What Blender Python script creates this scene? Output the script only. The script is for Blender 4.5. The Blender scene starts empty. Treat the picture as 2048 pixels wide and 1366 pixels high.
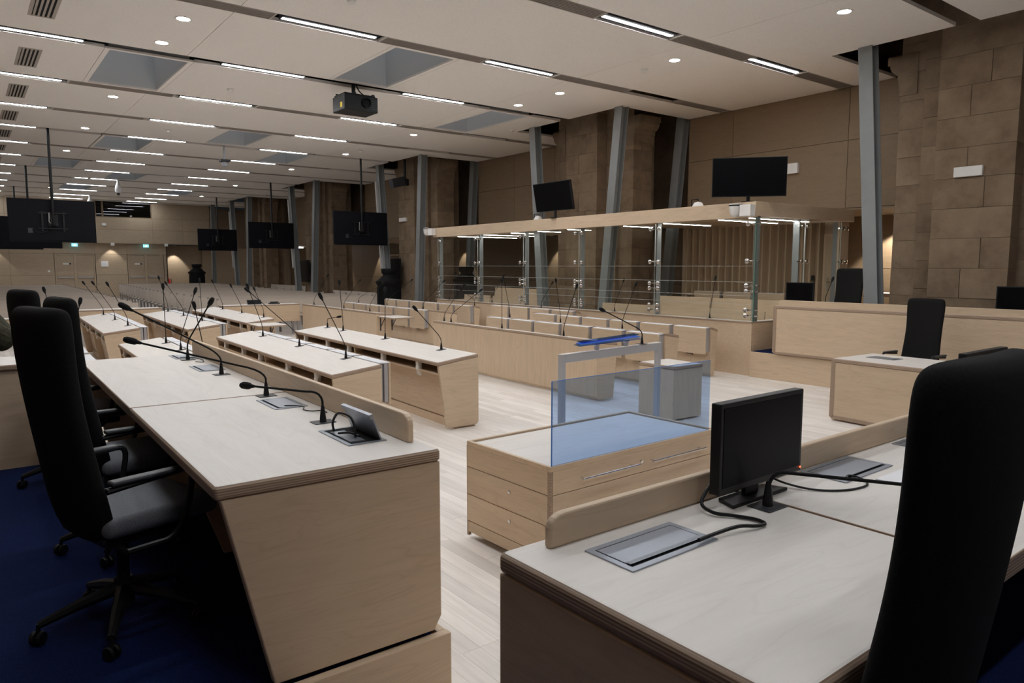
import bpy, bmesh, math, random
from mathutils import Vector, Matrix
random.seed(7)
R = math.radians
sc = bpy.context.scene
C = sc.collection

# ------------------------------------------------------------------ camera
cam_d = bpy.data.cameras.new('camera')
cam = bpy.data.objects.new('camera', cam_d); C.objects.link(cam)
cam_d.sensor_fit = 'HORIZONTAL'; cam_d.sensor_width = 36.0
cam_d.lens = 1438.935 / 2048 * 36.0
cam_d.clip_start = 0.05; cam_d.clip_end = 200
def _axes():
    f = 1438.935
    a = Vector((1896.0, 150.0, -f)).normalized(); b = Vector((-1104.0, 151.0, -f)).normalized()
    z = a.cross(b).normalized(); x = b.cross(z)
    return Matrix((x, b, z))
cam.matrix_world = Matrix.Translation((0, 0, 1.75)) @ _axes().to_4x4()
sc.camera = cam

# ------------------------------------------------------------------ world, exposure
w = bpy.data.worlds.new('world'); sc.world = w; w.use_nodes = True
w.node_tree.nodes['Background'].inputs[0].default_value = (0.02, 0.025, 0.03, 1)
w.node_tree.nodes['Background'].inputs[1].default_value = 0.2
vs = sc.view_settings
vs.view_transform = 'Standard'; vs.look = 'None'; vs.gamma = 1.0; vs.use_curve_mapping = False
vs.exposure = 0.55
STRIP = 70.0      # emission of the linear ceiling luminaires
SPOT = 80.0       # emission of the round downlights
try:
    sc.cycles.max_bounces = 8; sc.cycles.diffuse_bounces = 7; sc.cycles.glossy_bounces = 3
    sc.cycles.transparent_max_bounces = 24; sc.cycles.transmission_bounces = 6
    sc.cycles.sample_clamp_indirect = 6.0; sc.cycles.use_denoising = True
except Exception:
    pass

# ------------------------------------------------------------------ materials
def mat(name, col, rough=0.5, metal=0.0, spec=0.4):
    m = bpy.data.materials.new(name); m.use_nodes = True
    b = m.node_tree.nodes['Principled BSDF']
    b.inputs['Base Color'].default_value = (*col, 1); b.inputs['Roughness'].default_value = rough
    b.inputs['Metallic'].default_value = metal; b.inputs['Specular IOR Level'].default_value = spec
    return m
def N(m, t, **k):
    n = m.node_tree.nodes.new(t)
    for a, v in k.items(): setattr(n, a, v)
    return n
def LK(m, a, b): m.node_tree.links.new(a, b)
def coords(m, scale, rand=True):
    tc = N(m, 'ShaderNodeTexCoord'); mp = N(m, 'ShaderNodeMapping'); mp.inputs['Scale'].default_value = scale
    if rand:
        oi = N(m, 'ShaderNodeObjectInfo'); mu = N(m, 'ShaderNodeVectorMath', operation='SCALE'); mu.inputs[0].default_value = (37, 53, 71)
        LK(m, oi.outputs['Random'], mu.inputs['Scale']); LK(m, mu.outputs[0], mp.inputs['Location'])
    LK(m, tc.outputs['Object'], mp.inputs['Vector'])
    return mp.outputs['Vector']
def ramp(m, fac, stops):
    r = N(m, 'ShaderNodeValToRGB'); e = r.color_ramp.elements
    while len(e) < len(stops): e.new(0.5)
    for i, (p, c) in enumerate(stops): e[i].position = p; e[i].color = (*c, 1)
    LK(m, fac, r.inputs[0]); return r.outputs[0]
def mul(c, k): return tuple(min(1, x * k) for x in c)
def tinted(m, col_out, amount):
    """small per-object difference in value"""
    oi = N(m, 'ShaderNodeObjectInfo'); mr = N(m, 'ShaderNodeMapRange')
    mr.inputs['To Min'].default_value = 1 - amount; mr.inputs['To Max'].default_value = 1 + amount
    LK(m, oi.outputs['Random'], mr.inputs['Value'])
    hs = N(m, 'ShaderNodeHueSaturation'); LK(m, mr.outputs[0], hs.inputs['Value']); LK(m, col_out, hs.inputs['Color'])
    return hs.outputs[0]
def wood(name, col, scale, var=0.10, tint=0.04, rough=0.45, swirl=0.7):
    m = mat(name, col, rough, 0, 0.35); b = m.node_tree.nodes['Principled BSDF']
    v = coords(m, scale)
    n1 = N(m, 'ShaderNodeTexNoise'); n1.inputs['Scale'].default_value = 2.2; n1.inputs['Detail'].default_value = 7
    n1.inputs['Roughness'].default_value = 0.62; n1.inputs['Distortion'].default_value = 0.6
    LK(m, v, n1.inputs['Vector'])
    c1 = ramp(m, n1.outputs['Fac'], [(0.28, mul(col, 1 - var)), (0.52, col), (0.75, mul(col, 1 + var * 0.55))])
    if swirl:
        v2 = coords(m, tuple(s * 0.55 for s in scale))
        wv = N(m, 'ShaderNodeTexNoise'); wv.inputs['Scale'].default_value = 1.1; wv.inputs['Detail'].default_value = 1; wv.inputs['Distortion'].default_value = 2.2
        LK(m, v2, wv.inputs['Vector'])
        ml = N(m, 'ShaderNodeMath', operation='MULTIPLY'); ml.inputs[1].default_value = 14; LK(m, wv.outputs['Fac'], ml.inputs[0])
        fr = N(m, 'ShaderNodeMath', operation='PINGPONG'); fr.inputs[1].default_value = 1.0; LK(m, ml.outputs[0], fr.inputs[0])
        c2 = ramp(m, fr.outputs[0], [(0.0, mul(col, 1 - var * 1.1)), (0.25, (1, 1, 1)), (1, (1, 1, 1))])
        c2r = ramp(m, fr.outputs[0], [(0.0, (0.90, 0.87, 0.84)), (0.3, (1, 1, 1))])
        mx = N(m, 'ShaderNodeMix', data_type='RGBA', blend_type='MULTIPLY'); mx.inputs[0].default_value = swirl
        LK(m, c1, mx.inputs[6]); LK(m, c2r, mx.inputs[7]); c1 = mx.outputs[2]
    LK(m, tinted(m, c1, tint), b.inputs['Base Color'])
    return m
BIRCH = (0.615, 0.475, 0.335)
TOP = (0.72, 0.68, 0.635)
M = {}
M['birch_x'] = wood('birch_grain_along_x', BIRCH, (1.0, 9, 9))
M['birch_y'] = wood('birch_grain_along_y', BIRCH, (9, 1.0, 9))
M['birch_z'] = wood('birch_grain_upright', BIRCH, (6, 6, 0.9))
M['top_x'] = wood('pale_top_along_x', TOP, (0.9, 7, 7), 0.06, 0.02, 0.45, 0.35)
M['top_y'] = wood('pale_top_along_y', TOP, (7, 0.9, 7), 0.06, 0.02, 0.45, 0.35)
M['wallply_shaded'] = wood('plywood_wall_shaded', (0.24, 0.17, 0.105), (1.4, 1.4, 7), 0.09, 0.05, 0.55)  # same plywood as the back wall; weaker light put into a darker colour
M['backply_lit'] = wood('plywood_back_wall_lit', (0.43, 0.335, 0.24), (1.4, 1.4, 7), 0.08, 0.04, 0.55)  # lighter copy of that plywood, its brighter lighting put into the colour
M['bench'] = wood('bench_wood', (0.47, 0.405, 0.345), (1.2, 8, 8), 0.07, 0.05, 0.5, False)
M['rib'] = wood('ribbed_wood', (0.47, 0.36, 0.25), (7, 7, 0.9), 0.10, 0.06, 0.55, False)
def ply_edge():
    m = mat('plywood_edge', (0.36, 0.25, 0.17), 0.5); b = m.node_tree.nodes['Principled BSDF']
    v = coords(m, (60, 60, 150), False)
    n = N(m, 'ShaderNodeTexNoise'); n.inputs['Scale'].default_value = 1.0; n.inputs['Detail'].default_value = 2
    v2 = coords(m, (1.2, 1.2, 190), False); LK(m, v2, n.inputs['Vector'])
    sx = N(m, 'ShaderNodeSeparateXYZ'); LK(m, coords(m, (1, 1, 1), False), sx.inputs[0])
    ml = N(m, 'ShaderNodeMath', operation='MULTIPLY'); ml.inputs[1].default_value = 230.0; LK(m, sx.outputs['Z'], ml.inputs[0])
    pp = N(m, 'ShaderNodeMath', operation='PINGPONG'); pp.inputs[1].default_value = 1.0; LK(m, ml.outputs[0], pp.inputs[0])
    av = N(m, 'ShaderNodeMath', operation='MULTIPLY_ADD'); av.inputs[1].default_value = 0.55; LK(m, pp.outputs[0], av.inputs[0])
    hf = N(m, 'ShaderNodeMath', operation='MULTIPLY'); hf.inputs[1].default_value = 0.5; LK(m, n.outputs['Fac'], hf.inputs[0]); LK(m, hf.outputs[0], av.inputs[2])
    LK(m, ramp(m, av.outputs[0], [(0.25, (0.20, 0.13, 0.09)), (0.5, (0.34, 0.24, 0.17)), (0.75, (0.50, 0.38, 0.285))]), b.inputs['Base Color'])
    return m
M['edge'] = ply_edge()
def floor_mat():
    m = mat('washed_oak_floor', (0.6, 0.52, 0.44), 0.42, 0, 0.4); b = m.node_tree.nodes['Principled BSDF']
    tc = N(m, 'ShaderNodeTexCoord'); mp = N(m, 'ShaderNodeMapping'); mp.inputs['Rotation'].default_value = (0, 0, R(90))
    LK(m, tc.outputs['Object'], mp.inputs['Vector'])
    br = N(m, 'ShaderNodeTexBrick'); br.offset = 0.37
    for k, v in (('Scale', 1.0), ('Mortar Size', 0.0012), ('Brick Width', 1.25), ('Row Height', 0.1), ('Bias', 0.0)): br.inputs[k].default_value = v
    br.inputs['Color1'].default_value = (0.85, 0.815, 0.775, 1); br.inputs['Color2'].default_value = (0.72, 0.67, 0.62, 1); br.inputs['Mortar'].default_value = (0.36, 0.29, 0.23, 1)
    LK(m, mp.outputs[0], br.inputs['Vector'])
    v = coords(m, (14, 0.8, 1), False); n = N(m, 'ShaderNodeTexNoise'); n.inputs['Scale'].default_value = 3; n.inputs['Detail'].default_value = 6; LK(m, v, n.inputs['Vector'])
    g = ramp(m, n.outputs['Fac'], [(0.3, (0.86, 0.84, 0.82)), (0.6, (1, 1, 1))])
    mx = N(m, 'ShaderNodeMix', data_type='RGBA', blend_type='MULTIPLY'); mx.inputs[0].default_value = 1
    LK(m, br.outputs['Color'], mx.inputs[6]); LK(m, g, mx.inputs[7]); LK(m, mx.outputs[2], b.inputs['Base Color'])
    return m
M['floor'] = floor_mat()
M['plank'] = wood('washed_oak_plank', (0.795, 0.755, 0.71), (14, 0.8, 1), 0.13, 0.09, 0.42, False)
def stone():
    m = mat('old_sandstone', (0.27, 0.20, 0.14), 0.9, 0, 0.15); b = m.node_tree.nodes['Principled BSDF']
    v = coords(m, (1, 1, 1)); n = N(m, 'ShaderNodeTexNoise'); n.inputs['Scale'].default_value = 2.3; n.inputs['Detail'].default_value = 9; n.inputs['Roughness'].default_value = 0.65
    LK(m, v, n.inputs['Vector'])
    c = ramp(m, n.outputs['Fac'], [(0.25, (0.15, 0.106, 0.070)), (0.5, (0.235, 0.172, 0.117)), (0.75, (0.31, 0.235, 0.16))])
    LK(m, tinted(m, c, 0.07), b.inputs['Base Color'])
    n2 = N(m, 'ShaderNodeTexNoise'); n2.inputs['Scale'].default_value = 28; n2.inputs['Detail'].default_value = 5; LK(m, v, n2.inputs['Vector'])
    bp = N(m, 'ShaderNodeBump'); bp.inputs['Strength'].default_value = 0.35; bp.inputs['Distance'].default_value = 0.012
    LK(m, n2.outputs['Fac'], bp.inputs['Height']); LK(m, bp.outputs[0], b.inputs['Normal'])
    return m
M['stone'] = stone()
def noisy(name, col, scale, var, rough, spec=0.3, tint=0.0):
    m = mat(name, col, rough, 0, spec); b = m.node_tree.nodes['Principled BSDF']
    v = coords(m, (1, 1, 1)); n = N(m, 'ShaderNodeTexNoise'); n.inputs['Scale'].default_value = scale; n.inputs['Detail'].default_value = 4; LK(m, v, n.inputs['Vector'])
    c = ramp(m, n.outputs['Fac'], [(0.3, mul(col, 1 - var)), (0.7, mul(col, 1 + var))])
    LK(m, tinted(m, c, tint) if tint else c, b.inputs['Base Color']); return m
M['ceil'] = noisy('ceiling_board', (0.89, 0.855, 0.82), 30, 0.03, 0.8, 0.2, 0.015)
M['carpet'] = noisy('blue_carpet', (0.007, 0.015, 0.065), 160, 0.35, 0.95, 0.1)
M['fabric'] = noisy('black_chair_fabric', (0.013, 0.0125, 0.0125), 220, 0.25, 0.9, 0.12)
M['seatfab'] = noisy('dark_grey_seat_fabric', (0.17, 0.18, 0.20), 220, 0.25, 0.8, 0.3)
M['sleeve'] = noisy('olive_wool', (0.06, 0.058, 0.04), 90, 0.35, 0.95, 0.1)
M['skin'] = noisy('skin', (0.5, 0.32, 0.24), 20, 0.05, 0.55)
M['hair'] = noisy('dark_hair', (0.03, 0.02, 0.015), 80, 0.3, 0.6)
M['jeans'] = noisy('dark_trousers', (0.02, 0.022, 0.03), 120, 0.3, 0.9)
M['steel'] = noisy('grey_painted_steel', (0.235, 0.25, 0.255), 6, 0.05, 0.42, 0.5)
M['whitepipe'] = mat('pale_grey_sleeve', (0.50, 0.50, 0.50), 0.5)
M['alu'] = mat('light_grey_metal', (0.46, 0.475, 0.51), 0.42, 0.25)
M['seatgrey'] = mat('grey_seat_frame', (0.40, 0.385, 0.39), 0.5, 0.1)
M['seattop'] = mat('pale_cushion', (0.70, 0.71, 0.74), 0.6)
M['chrome'] = mat('chrome', (0.7, 0.7, 0.7), 0.18, 1.0)
M['socket'] = mat('anodised_cover', (0.33, 0.36, 0.41), 0.38, 0.75)
M['socketd'] = mat('dark_socket_box', (0.035, 0.036, 0.04), 0.5)
M['black'] = mat('black_plastic', (0.010, 0.010, 0.011), 0.42, 0, 0.3)
M['blackm'] = mat('black_matte', (0.010, 0.010, 0.010), 0.8, 0, 0.2)
M['micgrey'] = mat('dark_plate', (0.05, 0.052, 0.058), 0.45, 0.3)
M['screen'] = mat('screen_glass', (0.003, 0.003, 0.004), 0.3, 0, 0.08)
M['tvback'] = mat('tv_back', (0.006, 0.006, 0.009), 0.6, 0, 0.12)
M['iron'] = mat('cast_iron', (0.007, 0.0075, 0.008), 0.65, 0.0, 0.15)
M['dark'] = mat('dark_void', (0.012, 0.011, 0.010), 0.95, 0, 0.05)
M['channel'] = mat('dark_channel', (0.055, 0.055, 0.06), 0.7)
M['slat'] = mat('grille_slat', (0.42, 0.38, 0.345), 0.6)
M['white'] = mat('white_plastic', (0.78, 0.77, 0.75), 0.4)
M['coffer'] = mat('coffer_grey_blue', (0.62, 0.65, 0.68), 0.7)
M['yellow'] = mat('yellow_label', (0.75, 0.55, 0.03), 0.5)
M['red'] = mat('red_enamel', (0.5, 0.02, 0.02), 0.4)
M['paper'] = mat('paper', (0.8, 0.8, 0.82), 0.7)
M['benchleg'] = mat('bench_leg_grey', (0.24, 0.22, 0.21), 0.6)
M['bluewall'] = mat('blue_sheet_edge', (0.06, 0.20, 0.60), 0.25)
def emit(name, col, s):
    m = bpy.data.materials.new(name); m.use_nodes = True; nt = m.node_tree; nt.nodes.clear()
    o = nt.nodes.new('ShaderNodeOutputMaterial'); e = nt.nodes.new('ShaderNodeEmission')
    e.inputs[0].default_value = (*col, 1); e.inputs[1].default_value = s; nt.links.new(e.outputs[0], o.inputs[0]); return m
M['led'] = emit('led_diffuser', (0.935, 0.965, 1.0), STRIP)
M['led_dim'] = emit('led_diffuser_dimmed', (0.90, 0.95, 1.0), STRIP * 0.55)
M['spot'] = emit('downlight_lamp', (1.0, 0.96, 0.90), SPOT)
M['dockled'] = emit('dock_led', (1.0, 0.97, 0.93), 30.0)
M['sky'] = emit('skylight_pane', (0.80, 0.89, 1.0), 0.22)
M['exit'] = emit('exit_sign_light', (0.25, 0.75, 0.95), 1.2)
M['exitw'] = emit('exit_sign_arrow', (0.9, 1.0, 1.0), 4.0)
M['redled'] = emit('red_standby_led', (1.0, 0.05, 0.02), 6.0)
def glass(name, tint, refl=1.0, base=0.02):
    m = bpy.data.materials.new(name); m.use_nodes = True; nt = m.node_tree; nt.nodes.clear()
    o = nt.nodes.new('ShaderNodeOutputMaterial'); t = nt.nodes.new('ShaderNodeBsdfTransparent'); g = nt.nodes.new('ShaderNodeBsdfGlossy')
    lw = nt.nodes.new('ShaderNodeLayerWeight'); lw.inputs['Blend'].default_value = 0.5; x = nt.nodes.new('ShaderNodeMixShader')
    pw = nt.nodes.new('ShaderNodeMath'); pw.operation = 'POWER'; pw.inputs[1].default_value = 4.0; nt.links.new(lw.outputs['Facing'], pw.inputs[0])
    f = nt.nodes.new('ShaderNodeMath'); f.operation = 'MULTIPLY_ADD'; f.inputs[1].default_value = 0.6; f.inputs[2].default_value = base; nt.links.new(pw.outputs[0], f.inputs[0])
    t.inputs[0].default_value = (*tint, 1); g.inputs['Roughness'].default_value = 0.02; g.inputs[0].default_value = (refl, refl, refl, 1)
    nt.links.new(f.outputs[0], x.inputs[0]); nt.links.new(t.outputs[0], x.inputs[1]); nt.links.new(g.outputs[0], x.inputs[2]); nt.links.new(x.outputs[0], o.inputs[0])
    return m
M['glass'] = glass('clear_glass', (0.955, 0.972, 0.963), 0.8)
M['paneedge'] = mat('pale_pane_edge', (0.50, 0.54, 0.52), 0.25)
M['glassedge'] = mat('green_glass_edge', (0.12, 0.20, 0.17), 0.2)
M['plexi'] = glass('blue_tinted_plexiglass', (0.675, 0.785, 0.945), 0.8)
M['plexiblue'] = glass('strong_blue_plexiglass', (0.35, 0.56, 0.92), 0.8)
M['windowglass'] = glass('dark_window', (0.05, 0.05, 0.055), 0.6, 0.05)

# ------------------------------------------------------------------ mesh helpers
class MB:
    def __init__(s): s.v = []; s.f = []; s.m = []
    def add(s, vs, fs, m=0):
        o = len(s.v); s.v += [tuple(p) for p in vs]; s.f += [tuple(i + o for i in q) for q in fs]; s.m += [m] * len(fs); return s
    def box(s, x0, x1, y0, y1, z0, z1, m=0):
        return s.add([(x0, y0, z0), (x1, y0, z0), (x1, y1, z0), (x0, y1, z0), (x0, y0, z1), (x1, y0, z1), (x1, y1, z1), (x0, y1, z1)],
                     [(3, 2, 1, 0), (4, 5, 6, 7), (0, 1, 5, 4), (1, 2, 6, 5), (2, 3, 7, 6), (3, 0, 4, 7)], m)
    def prism(s, poly, axis, a, b, m=0):
        """poly: 2-D outline; axis x: poly is (y,z); y: (x,z); z: (x,y)"""
        n = len(poly); f = {'x': lambda p, c: (c, p[0], p[1]), 'y': lambda p, c: (p[0], c, p[1]), 'z': lambda p, c: (p[0], p[1], c)}[axis]
        vs = [f(p, a) for p in poly] + [f(p, b) for p in poly]
        return s.add(vs, [tuple(range(n))[::-1], tuple(range(n, 2 * n))] + [(i, (i + 1) % n, n + (i + 1) % n, n + i) for i in range(n)], m)
    def tube(s, pts, r, n=8, m=0):
        P = [Vector(p) for p in pts]; k = len(P); rr = r if isinstance(r, (list, tuple)) else [r] * k
        vs = []; ref = None
        for i in range(k):
            t = (P[min(i + 1, k - 1)] - P[max(i - 1, 0)]).normalized()
            if ref is None: ref = Vector((0, 0, 1)) if abs(t.z) < 0.9 else Vector((1, 0, 0))
            u = (ref - t * ref.dot(t)).normalized(); q = t.cross(u); ref = u
            vs += [P[i] + (u * math.cos(2 * math.pi * j / n) + q * math.sin(2 * math.pi * j / n)) * rr[i] for j in range(n)]
        fs = [(i * n + j, i * n + (j + 1) % n, (i + 1) * n + (j + 1) % n, (i + 1) * n + j) for i in range(k - 1) for j in range(n)]
        return s.add(vs, fs + [tuple(range(n))[::-1], tuple(range((k - 1) * n, k * n))], m)
    def lathe(s, prof, n=20, c=(0, 0, 0), m=0):
        vs = []
        for r, z in prof: vs += [(c[0] + r * math.cos(2 * math.pi * j / n), c[1] + r * math.sin(2 * math.pi * j / n), c[2] + z) for j in range(n)]
        k = len(prof)
        fs = [(i * n + j, i * n + (j + 1) % n, (i + 1) * n + (j + 1) % n, (i + 1) * n + j) for i in range(k - 1) for j in range(n)]
        return s.add(vs, fs + [tuple(range(n))[::-1], tuple(range((k - 1) * n, k * n))], m)
    def grid(s, rows, m=0, closed=False):
        n = len(rows[0]); vs = [p for r in rows for p in r]; k = len(rows); w = n if closed else n - 1
        fs = [(i * n + j, i * n + (j + 1) % n, (i + 1) * n + (j + 1) % n, (i + 1) * n + j) for i in range(k - 1) for j in range(w)]
        return s.add(vs, fs, m)
    def mesh(s, name, mats, bevel=0, seg=2, smooth=False, topmat=False, edges=False):
        me = bpy.data.meshes.new(name); bm = bmesh.new()
        vv = [bm.verts.new(p) for p in s.v]
        for q, mi in zip(s.f, s.m):
            try: f = bm.faces.new([vv[i] for i in q]); f.material_index = mi
            except ValueError: pass
        bmesh.ops.recalc_face_normals(bm, faces=bm.faces)
        if bevel:
            es = [e for e in bm.edges if len(e.link_faces) == 2 and e.calc_face_angle(0) > 0.5]
            bmesh.ops.bevel(bm, geom=es, offset=bevel, segments=seg, profile=0.5, affect='EDGES', clamp_overlap=True)
        bm.normal_update()
        if topmat:
            for f in bm.faces: f.material_index = 0 if f.normal.z > 0.97 else 1
        if edges:
            big = sorted(f.calc_area() for f in bm.faces)[-2]
            for f in bm.faces: f.material_index = 0 if f.calc_area() > big * 0.99 else 1
        if smooth:
            for f in bm.faces: f.smooth = True
        bm.to_mesh(me); bm.free()
        for x in (mats if isinstance(mats, (list, tuple)) else [mats]): me.materials.append(M[x] if isinstance(x, str) else x)
        if smooth:
            try: me.set_sharp_from_angle(angle=R(40))
            except Exception: pass
        return me
    def build(s, name, mats, parent=None, **k):
        return link(name, s.mesh(name, mats, **k), parent)
def link(name, me, parent=None, loc=None, rz=0):
    o = bpy.data.objects.new(name, me); C.objects.link(o)
    if parent is not None: o.parent = parent
    if loc is not None: o.location = loc
    if rz: o.rotation_euler = (0, 0, rz)
    return o
def tag(o, label=None, cat=None, group=None, kind=None):
    for k, v in (('label', label), ('category', cat), ('group', group), ('kind', kind)):
        if v: o[k] = v
    return o
def thing(name, label, cat, loc=(0, 0, 0), rz=0, group=None):
    return tag(link(name, None, None, loc, rz), label, cat, group)
def struct(name, parent=None, loc=(0, 0, 0)):
    return tag(link(name, None, parent, loc), kind='structure')
def copy_tree(o, parent=None):
    c = o.copy(); C.objects.link(c); c.parent = parent
    for ch in list(o.children): copy_tree(ch, c)
    return c
def box(*a): return MB().box(*a)
ORD = ['first', 'second', 'third', 'fourth', 'fifth', 'sixth', 'seventh', 'eighth', 'ninth', 'tenth', 'eleventh', 'twelfth', 'thirteenth', 'fourteenth',
       'fifteenth', 'sixteenth', 'seventeenth', 'eighteenth', 'nineteenth', 'twentieth', 'twenty-first', 'twenty-second', 'twenty-third', 'twenty-fourth', 'twenty-fifth', 'twenty-sixth']
def arc(p, q, k, n=6):
    """points of a quadratic curve p -> q through control k"""
    p, q, k = Vector(p), Vector(q), Vector(k)
    return [p * (1 - t) ** 2 + k * 2 * t * (1 - t) + q * t * t for t in (i / n for i in range(n + 1))]

# ================================================================== SETTING
H_C = 5.0                                   # ceiling underside
XW = 13.1                                   # plywood bay wall
XN = 10.97                                  # ceiling edge at the stone piers
PIERS = [4.3, 12.45, 20.66, 28.67, 36.6]
NOTCH = [(-5.7, -2.1), (2.4, 6.2), (10.68, 14.2), (18.93, 22.4), (26.9, 30.5), (34.9, 38.4)]
SLOTS = [-3.8, -1.1, 1.6, 4.28, 7.07, 9.7, 12.43, 15.25, 18.0, 20.68, 23.35, 26.0, 28.67, 31.3, 33.85, 36.3, 38.85, 41.0]
OPEN = {4.28, 12.43, 20.68, 28.67, 36.3, -3.8}   # joints left as open dark slots
SW = 0.15                                  # half width of a slot

# ---- floor
PX0, PX1, PY0, PY1 = 1.5, 5.1, 1.4, 6.6
fb = MB()
for a in ((-3.2, PX0, -5.2, 44.6), (PX1, 17, -5.2, 44.6), (PX0, PX1, -5.2, PY0), (PX0, PX1, PY1, 44.6)): fb.box(*a, -0.06, 0)
floor = tag(fb.box(PX0, PX1, PY0, PY1, -0.06, -0.006).build('floor', 'floor'), kind='structure')
_pl = {}
for i in range(36):
    x = PX0 + i * 0.1; y = PY0
    while y < PY1 - 0.05:
        L = random.choice((0.9, 1.1, 1.3, 1.5)) if y > PY0 else random.choice((0.4, 0.6, 0.9, 1.2))
        if PY1 - y - L < 0.45: L = PY1 - y
        L = round(L, 1)
        if L not in _pl: _pl[L] = box(0.0006, 0.0994, 0.0006, L - 0.0006, -0.02, 0.0).mesh('plank', 'plank')
        link('plank', _pl[L], floor, (x, y, 0)); y += L

# ---- raised platforms
d = struct('floor_dais')
cp = MB().box(-3, 1.46, 2.45, 6.5, 0.0, 0.235).box(-3, 0.9, -5, 2.45, 0, 0.235).box(0.9, 5, -5, 1.40, 0, 0.235)
cp.build('carpet', 'carpet', d)
box(0.86, 1.52, 2.405, 2.445, 0, 0.245).build('fascia_board', 'birch_x', d, bevel=0.003)
box(1.475, 1.515, 2.445, 6.5, 0, 0.245).build('fascia_board', 'birch_y', d, bevel=0.003)
box(0.9, 5, 1.405, 1.44, 0, 0.245).build('fascia_board', 'birch_x', d, bevel=0.003)
d2 = struct('floor_platform')
box(9.96, 13.0, 0.5, 6.74, 0, 0.405).build('carpet', 'carpet', d2)
for a, b in ((0.5, 2.6), (2.605, 4.7), (4.705, 6.74)): box(9.90, 9.95, a, b, 0, 0.40).build('fascia_board', 'birch_y', d2, bevel=0.003)

# ---- ceiling
ceil = struct('ceiling')
COF = {12.43: [(1.93, 3.19), (9.02, 10.16)], 9.7: [(5.31, 6.49)], 18.0: [(5.28, 6.47)], 20.68: [(3.03, 4.29), (7.45, 8.6)], 26.0: [(2.02, 3.27)], 28.67: [(4.4, 5.6)],
       33.85: [(3.4, 4.6), (7.45, 8.6)], 4.28: [(5.05, 6.28)], 1.6: [(1.9, 3.1)]}
def xmax(y):
    return XN if any(a < y < b for a, b in NOTCH) else XW
for s0, s1 in zip([-5.2] + SLOTS, SLOTS + [42.0]):
    ya, yb = s0 + SW, s1 - SW
    if yb - ya < 0.2: continue
    cuts = [-3.1, -2.7, 3.01, 8.73]
    seg = []
    for a, b in zip(cuts, cuts[1:] + [None]): seg.append([a, b])
    for c0, c1 in COF.get(s0, []):
        new = []
        for a, b in seg:
            bb = 10.9 if b is None else b
            if c1 <= a or c0 >= bb: new.append([a, b]); continue
            if c0 > a + 0.02: new.append([a, c0])
            if c1 < bb - 0.02 or b is None: new.append([c1, b])
        seg = new
    g = 0.004
    for a, b in seg:
        if b is not None:
            box(a + g, b - g, ya, yb, H_C, H_C + 0.05).build('ceiling_panel', 'ceil', ceil)
        else:
            ys = sorted({ya, yb} | {q for n in NOTCH for q in n if ya < q < yb})
            poly = [(a + g, ya)]
            for p, q in zip(ys, ys[1:]):
                m_ = xmax((p + q) / 2); poly += [(m_, p), (m_, q)]
            poly.append((a + g, yb))
            MB().prism(poly, 'z', H_C, H_C + 0.05).build('ceiling_panel', 'ceil', ceil)
    for c0, c1 in COF.get(s0, []):
        t = thing('skylight_coffer', '', 'skylight', ((c0 + c1) / 2, (ya + yb) / 2, H_C)); hx, hy = (c1 - c0) / 2 - 0.004, (yb - ya) / 2
        t['_y'] = s0; t['_x'] = c0
        fr = MB(); lip = 0.07
        fr.box(-hx, hx, -hy, -hy + lip, 0, 0.03).box(-hx, hx, hy - lip, hy, 0, 0.03).box(-hx, -hx + lip, -hy + lip, hy - lip, 0, 0.03).box(hx - lip, hx, -hy + lip, hy - lip, 0, 0.03)
        fr.build('frame', 'ceil', t)
        ix, iy, h = hx - lip, hy - lip, 1.3; tx, ty = ix * 0.86, iy * 0.9
        P = [(-ix, -iy, 0.03), (ix, -iy, 0.03), (ix, iy, 0.03), (-ix, iy, 0.03), (-tx, -ty, h), (tx, -ty, h), (tx, ty, h), (-tx, ty, h)]
        o_ = 0.02
        Q = [(x + math.copysign(o_, x), y + math.copysign(o_, y), z) for x, y, z in P]
        MB().add(P + Q, [(0, 1, 5, 4), (1, 2, 6, 5), (2, 3, 7, 6), (3, 0, 4, 7), (8, 9, 13, 12), (9, 10, 14, 13), (10, 11, 15, 14), (11, 8, 12, 15)]).build('shaft', 'coffer', t)
        box(-tx, tx, -ty, ty, h, h + 0.02).build('pane', 'sky', t)
void = tag(MB().box(-3.2, 17, -5.2, 44.6, 6.6, 6.7).build('ceiling_void', 'dark'), kind='structure')

cof = [o for o in C.objects if o.name.startswith('skylight_coffer')]
for o in cof:
    y, x = o['_y'], o['_x']; del o['_y']; del o['_x']
    near = {12.43: 'nearest the downlights above the left aisle' if x < 5 else 'beside the second stone pier', 9.7: 'just before the projector', 18.0: 'behind the projector over the hall centre',
            20.68: 'left of the white dome camera bracket' if x < 5 else 'right of the ceiling camera bracket', 26.0: 'crossed by the nearest screen pole', 28.67: 'beside the far hanging dome camera',
            33.85: 'at the far end over the left aisle' if x < 5 else 'at the far end over the right block', 4.28: 'at the top edge above the front', 1.6: 'above the camera side of the room'}[y]
    o['label'] = 'recessed grey-blue rectangular skylight coffer ' + near; o['group'] = 'skylight coffers in the ceiling'

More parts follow.
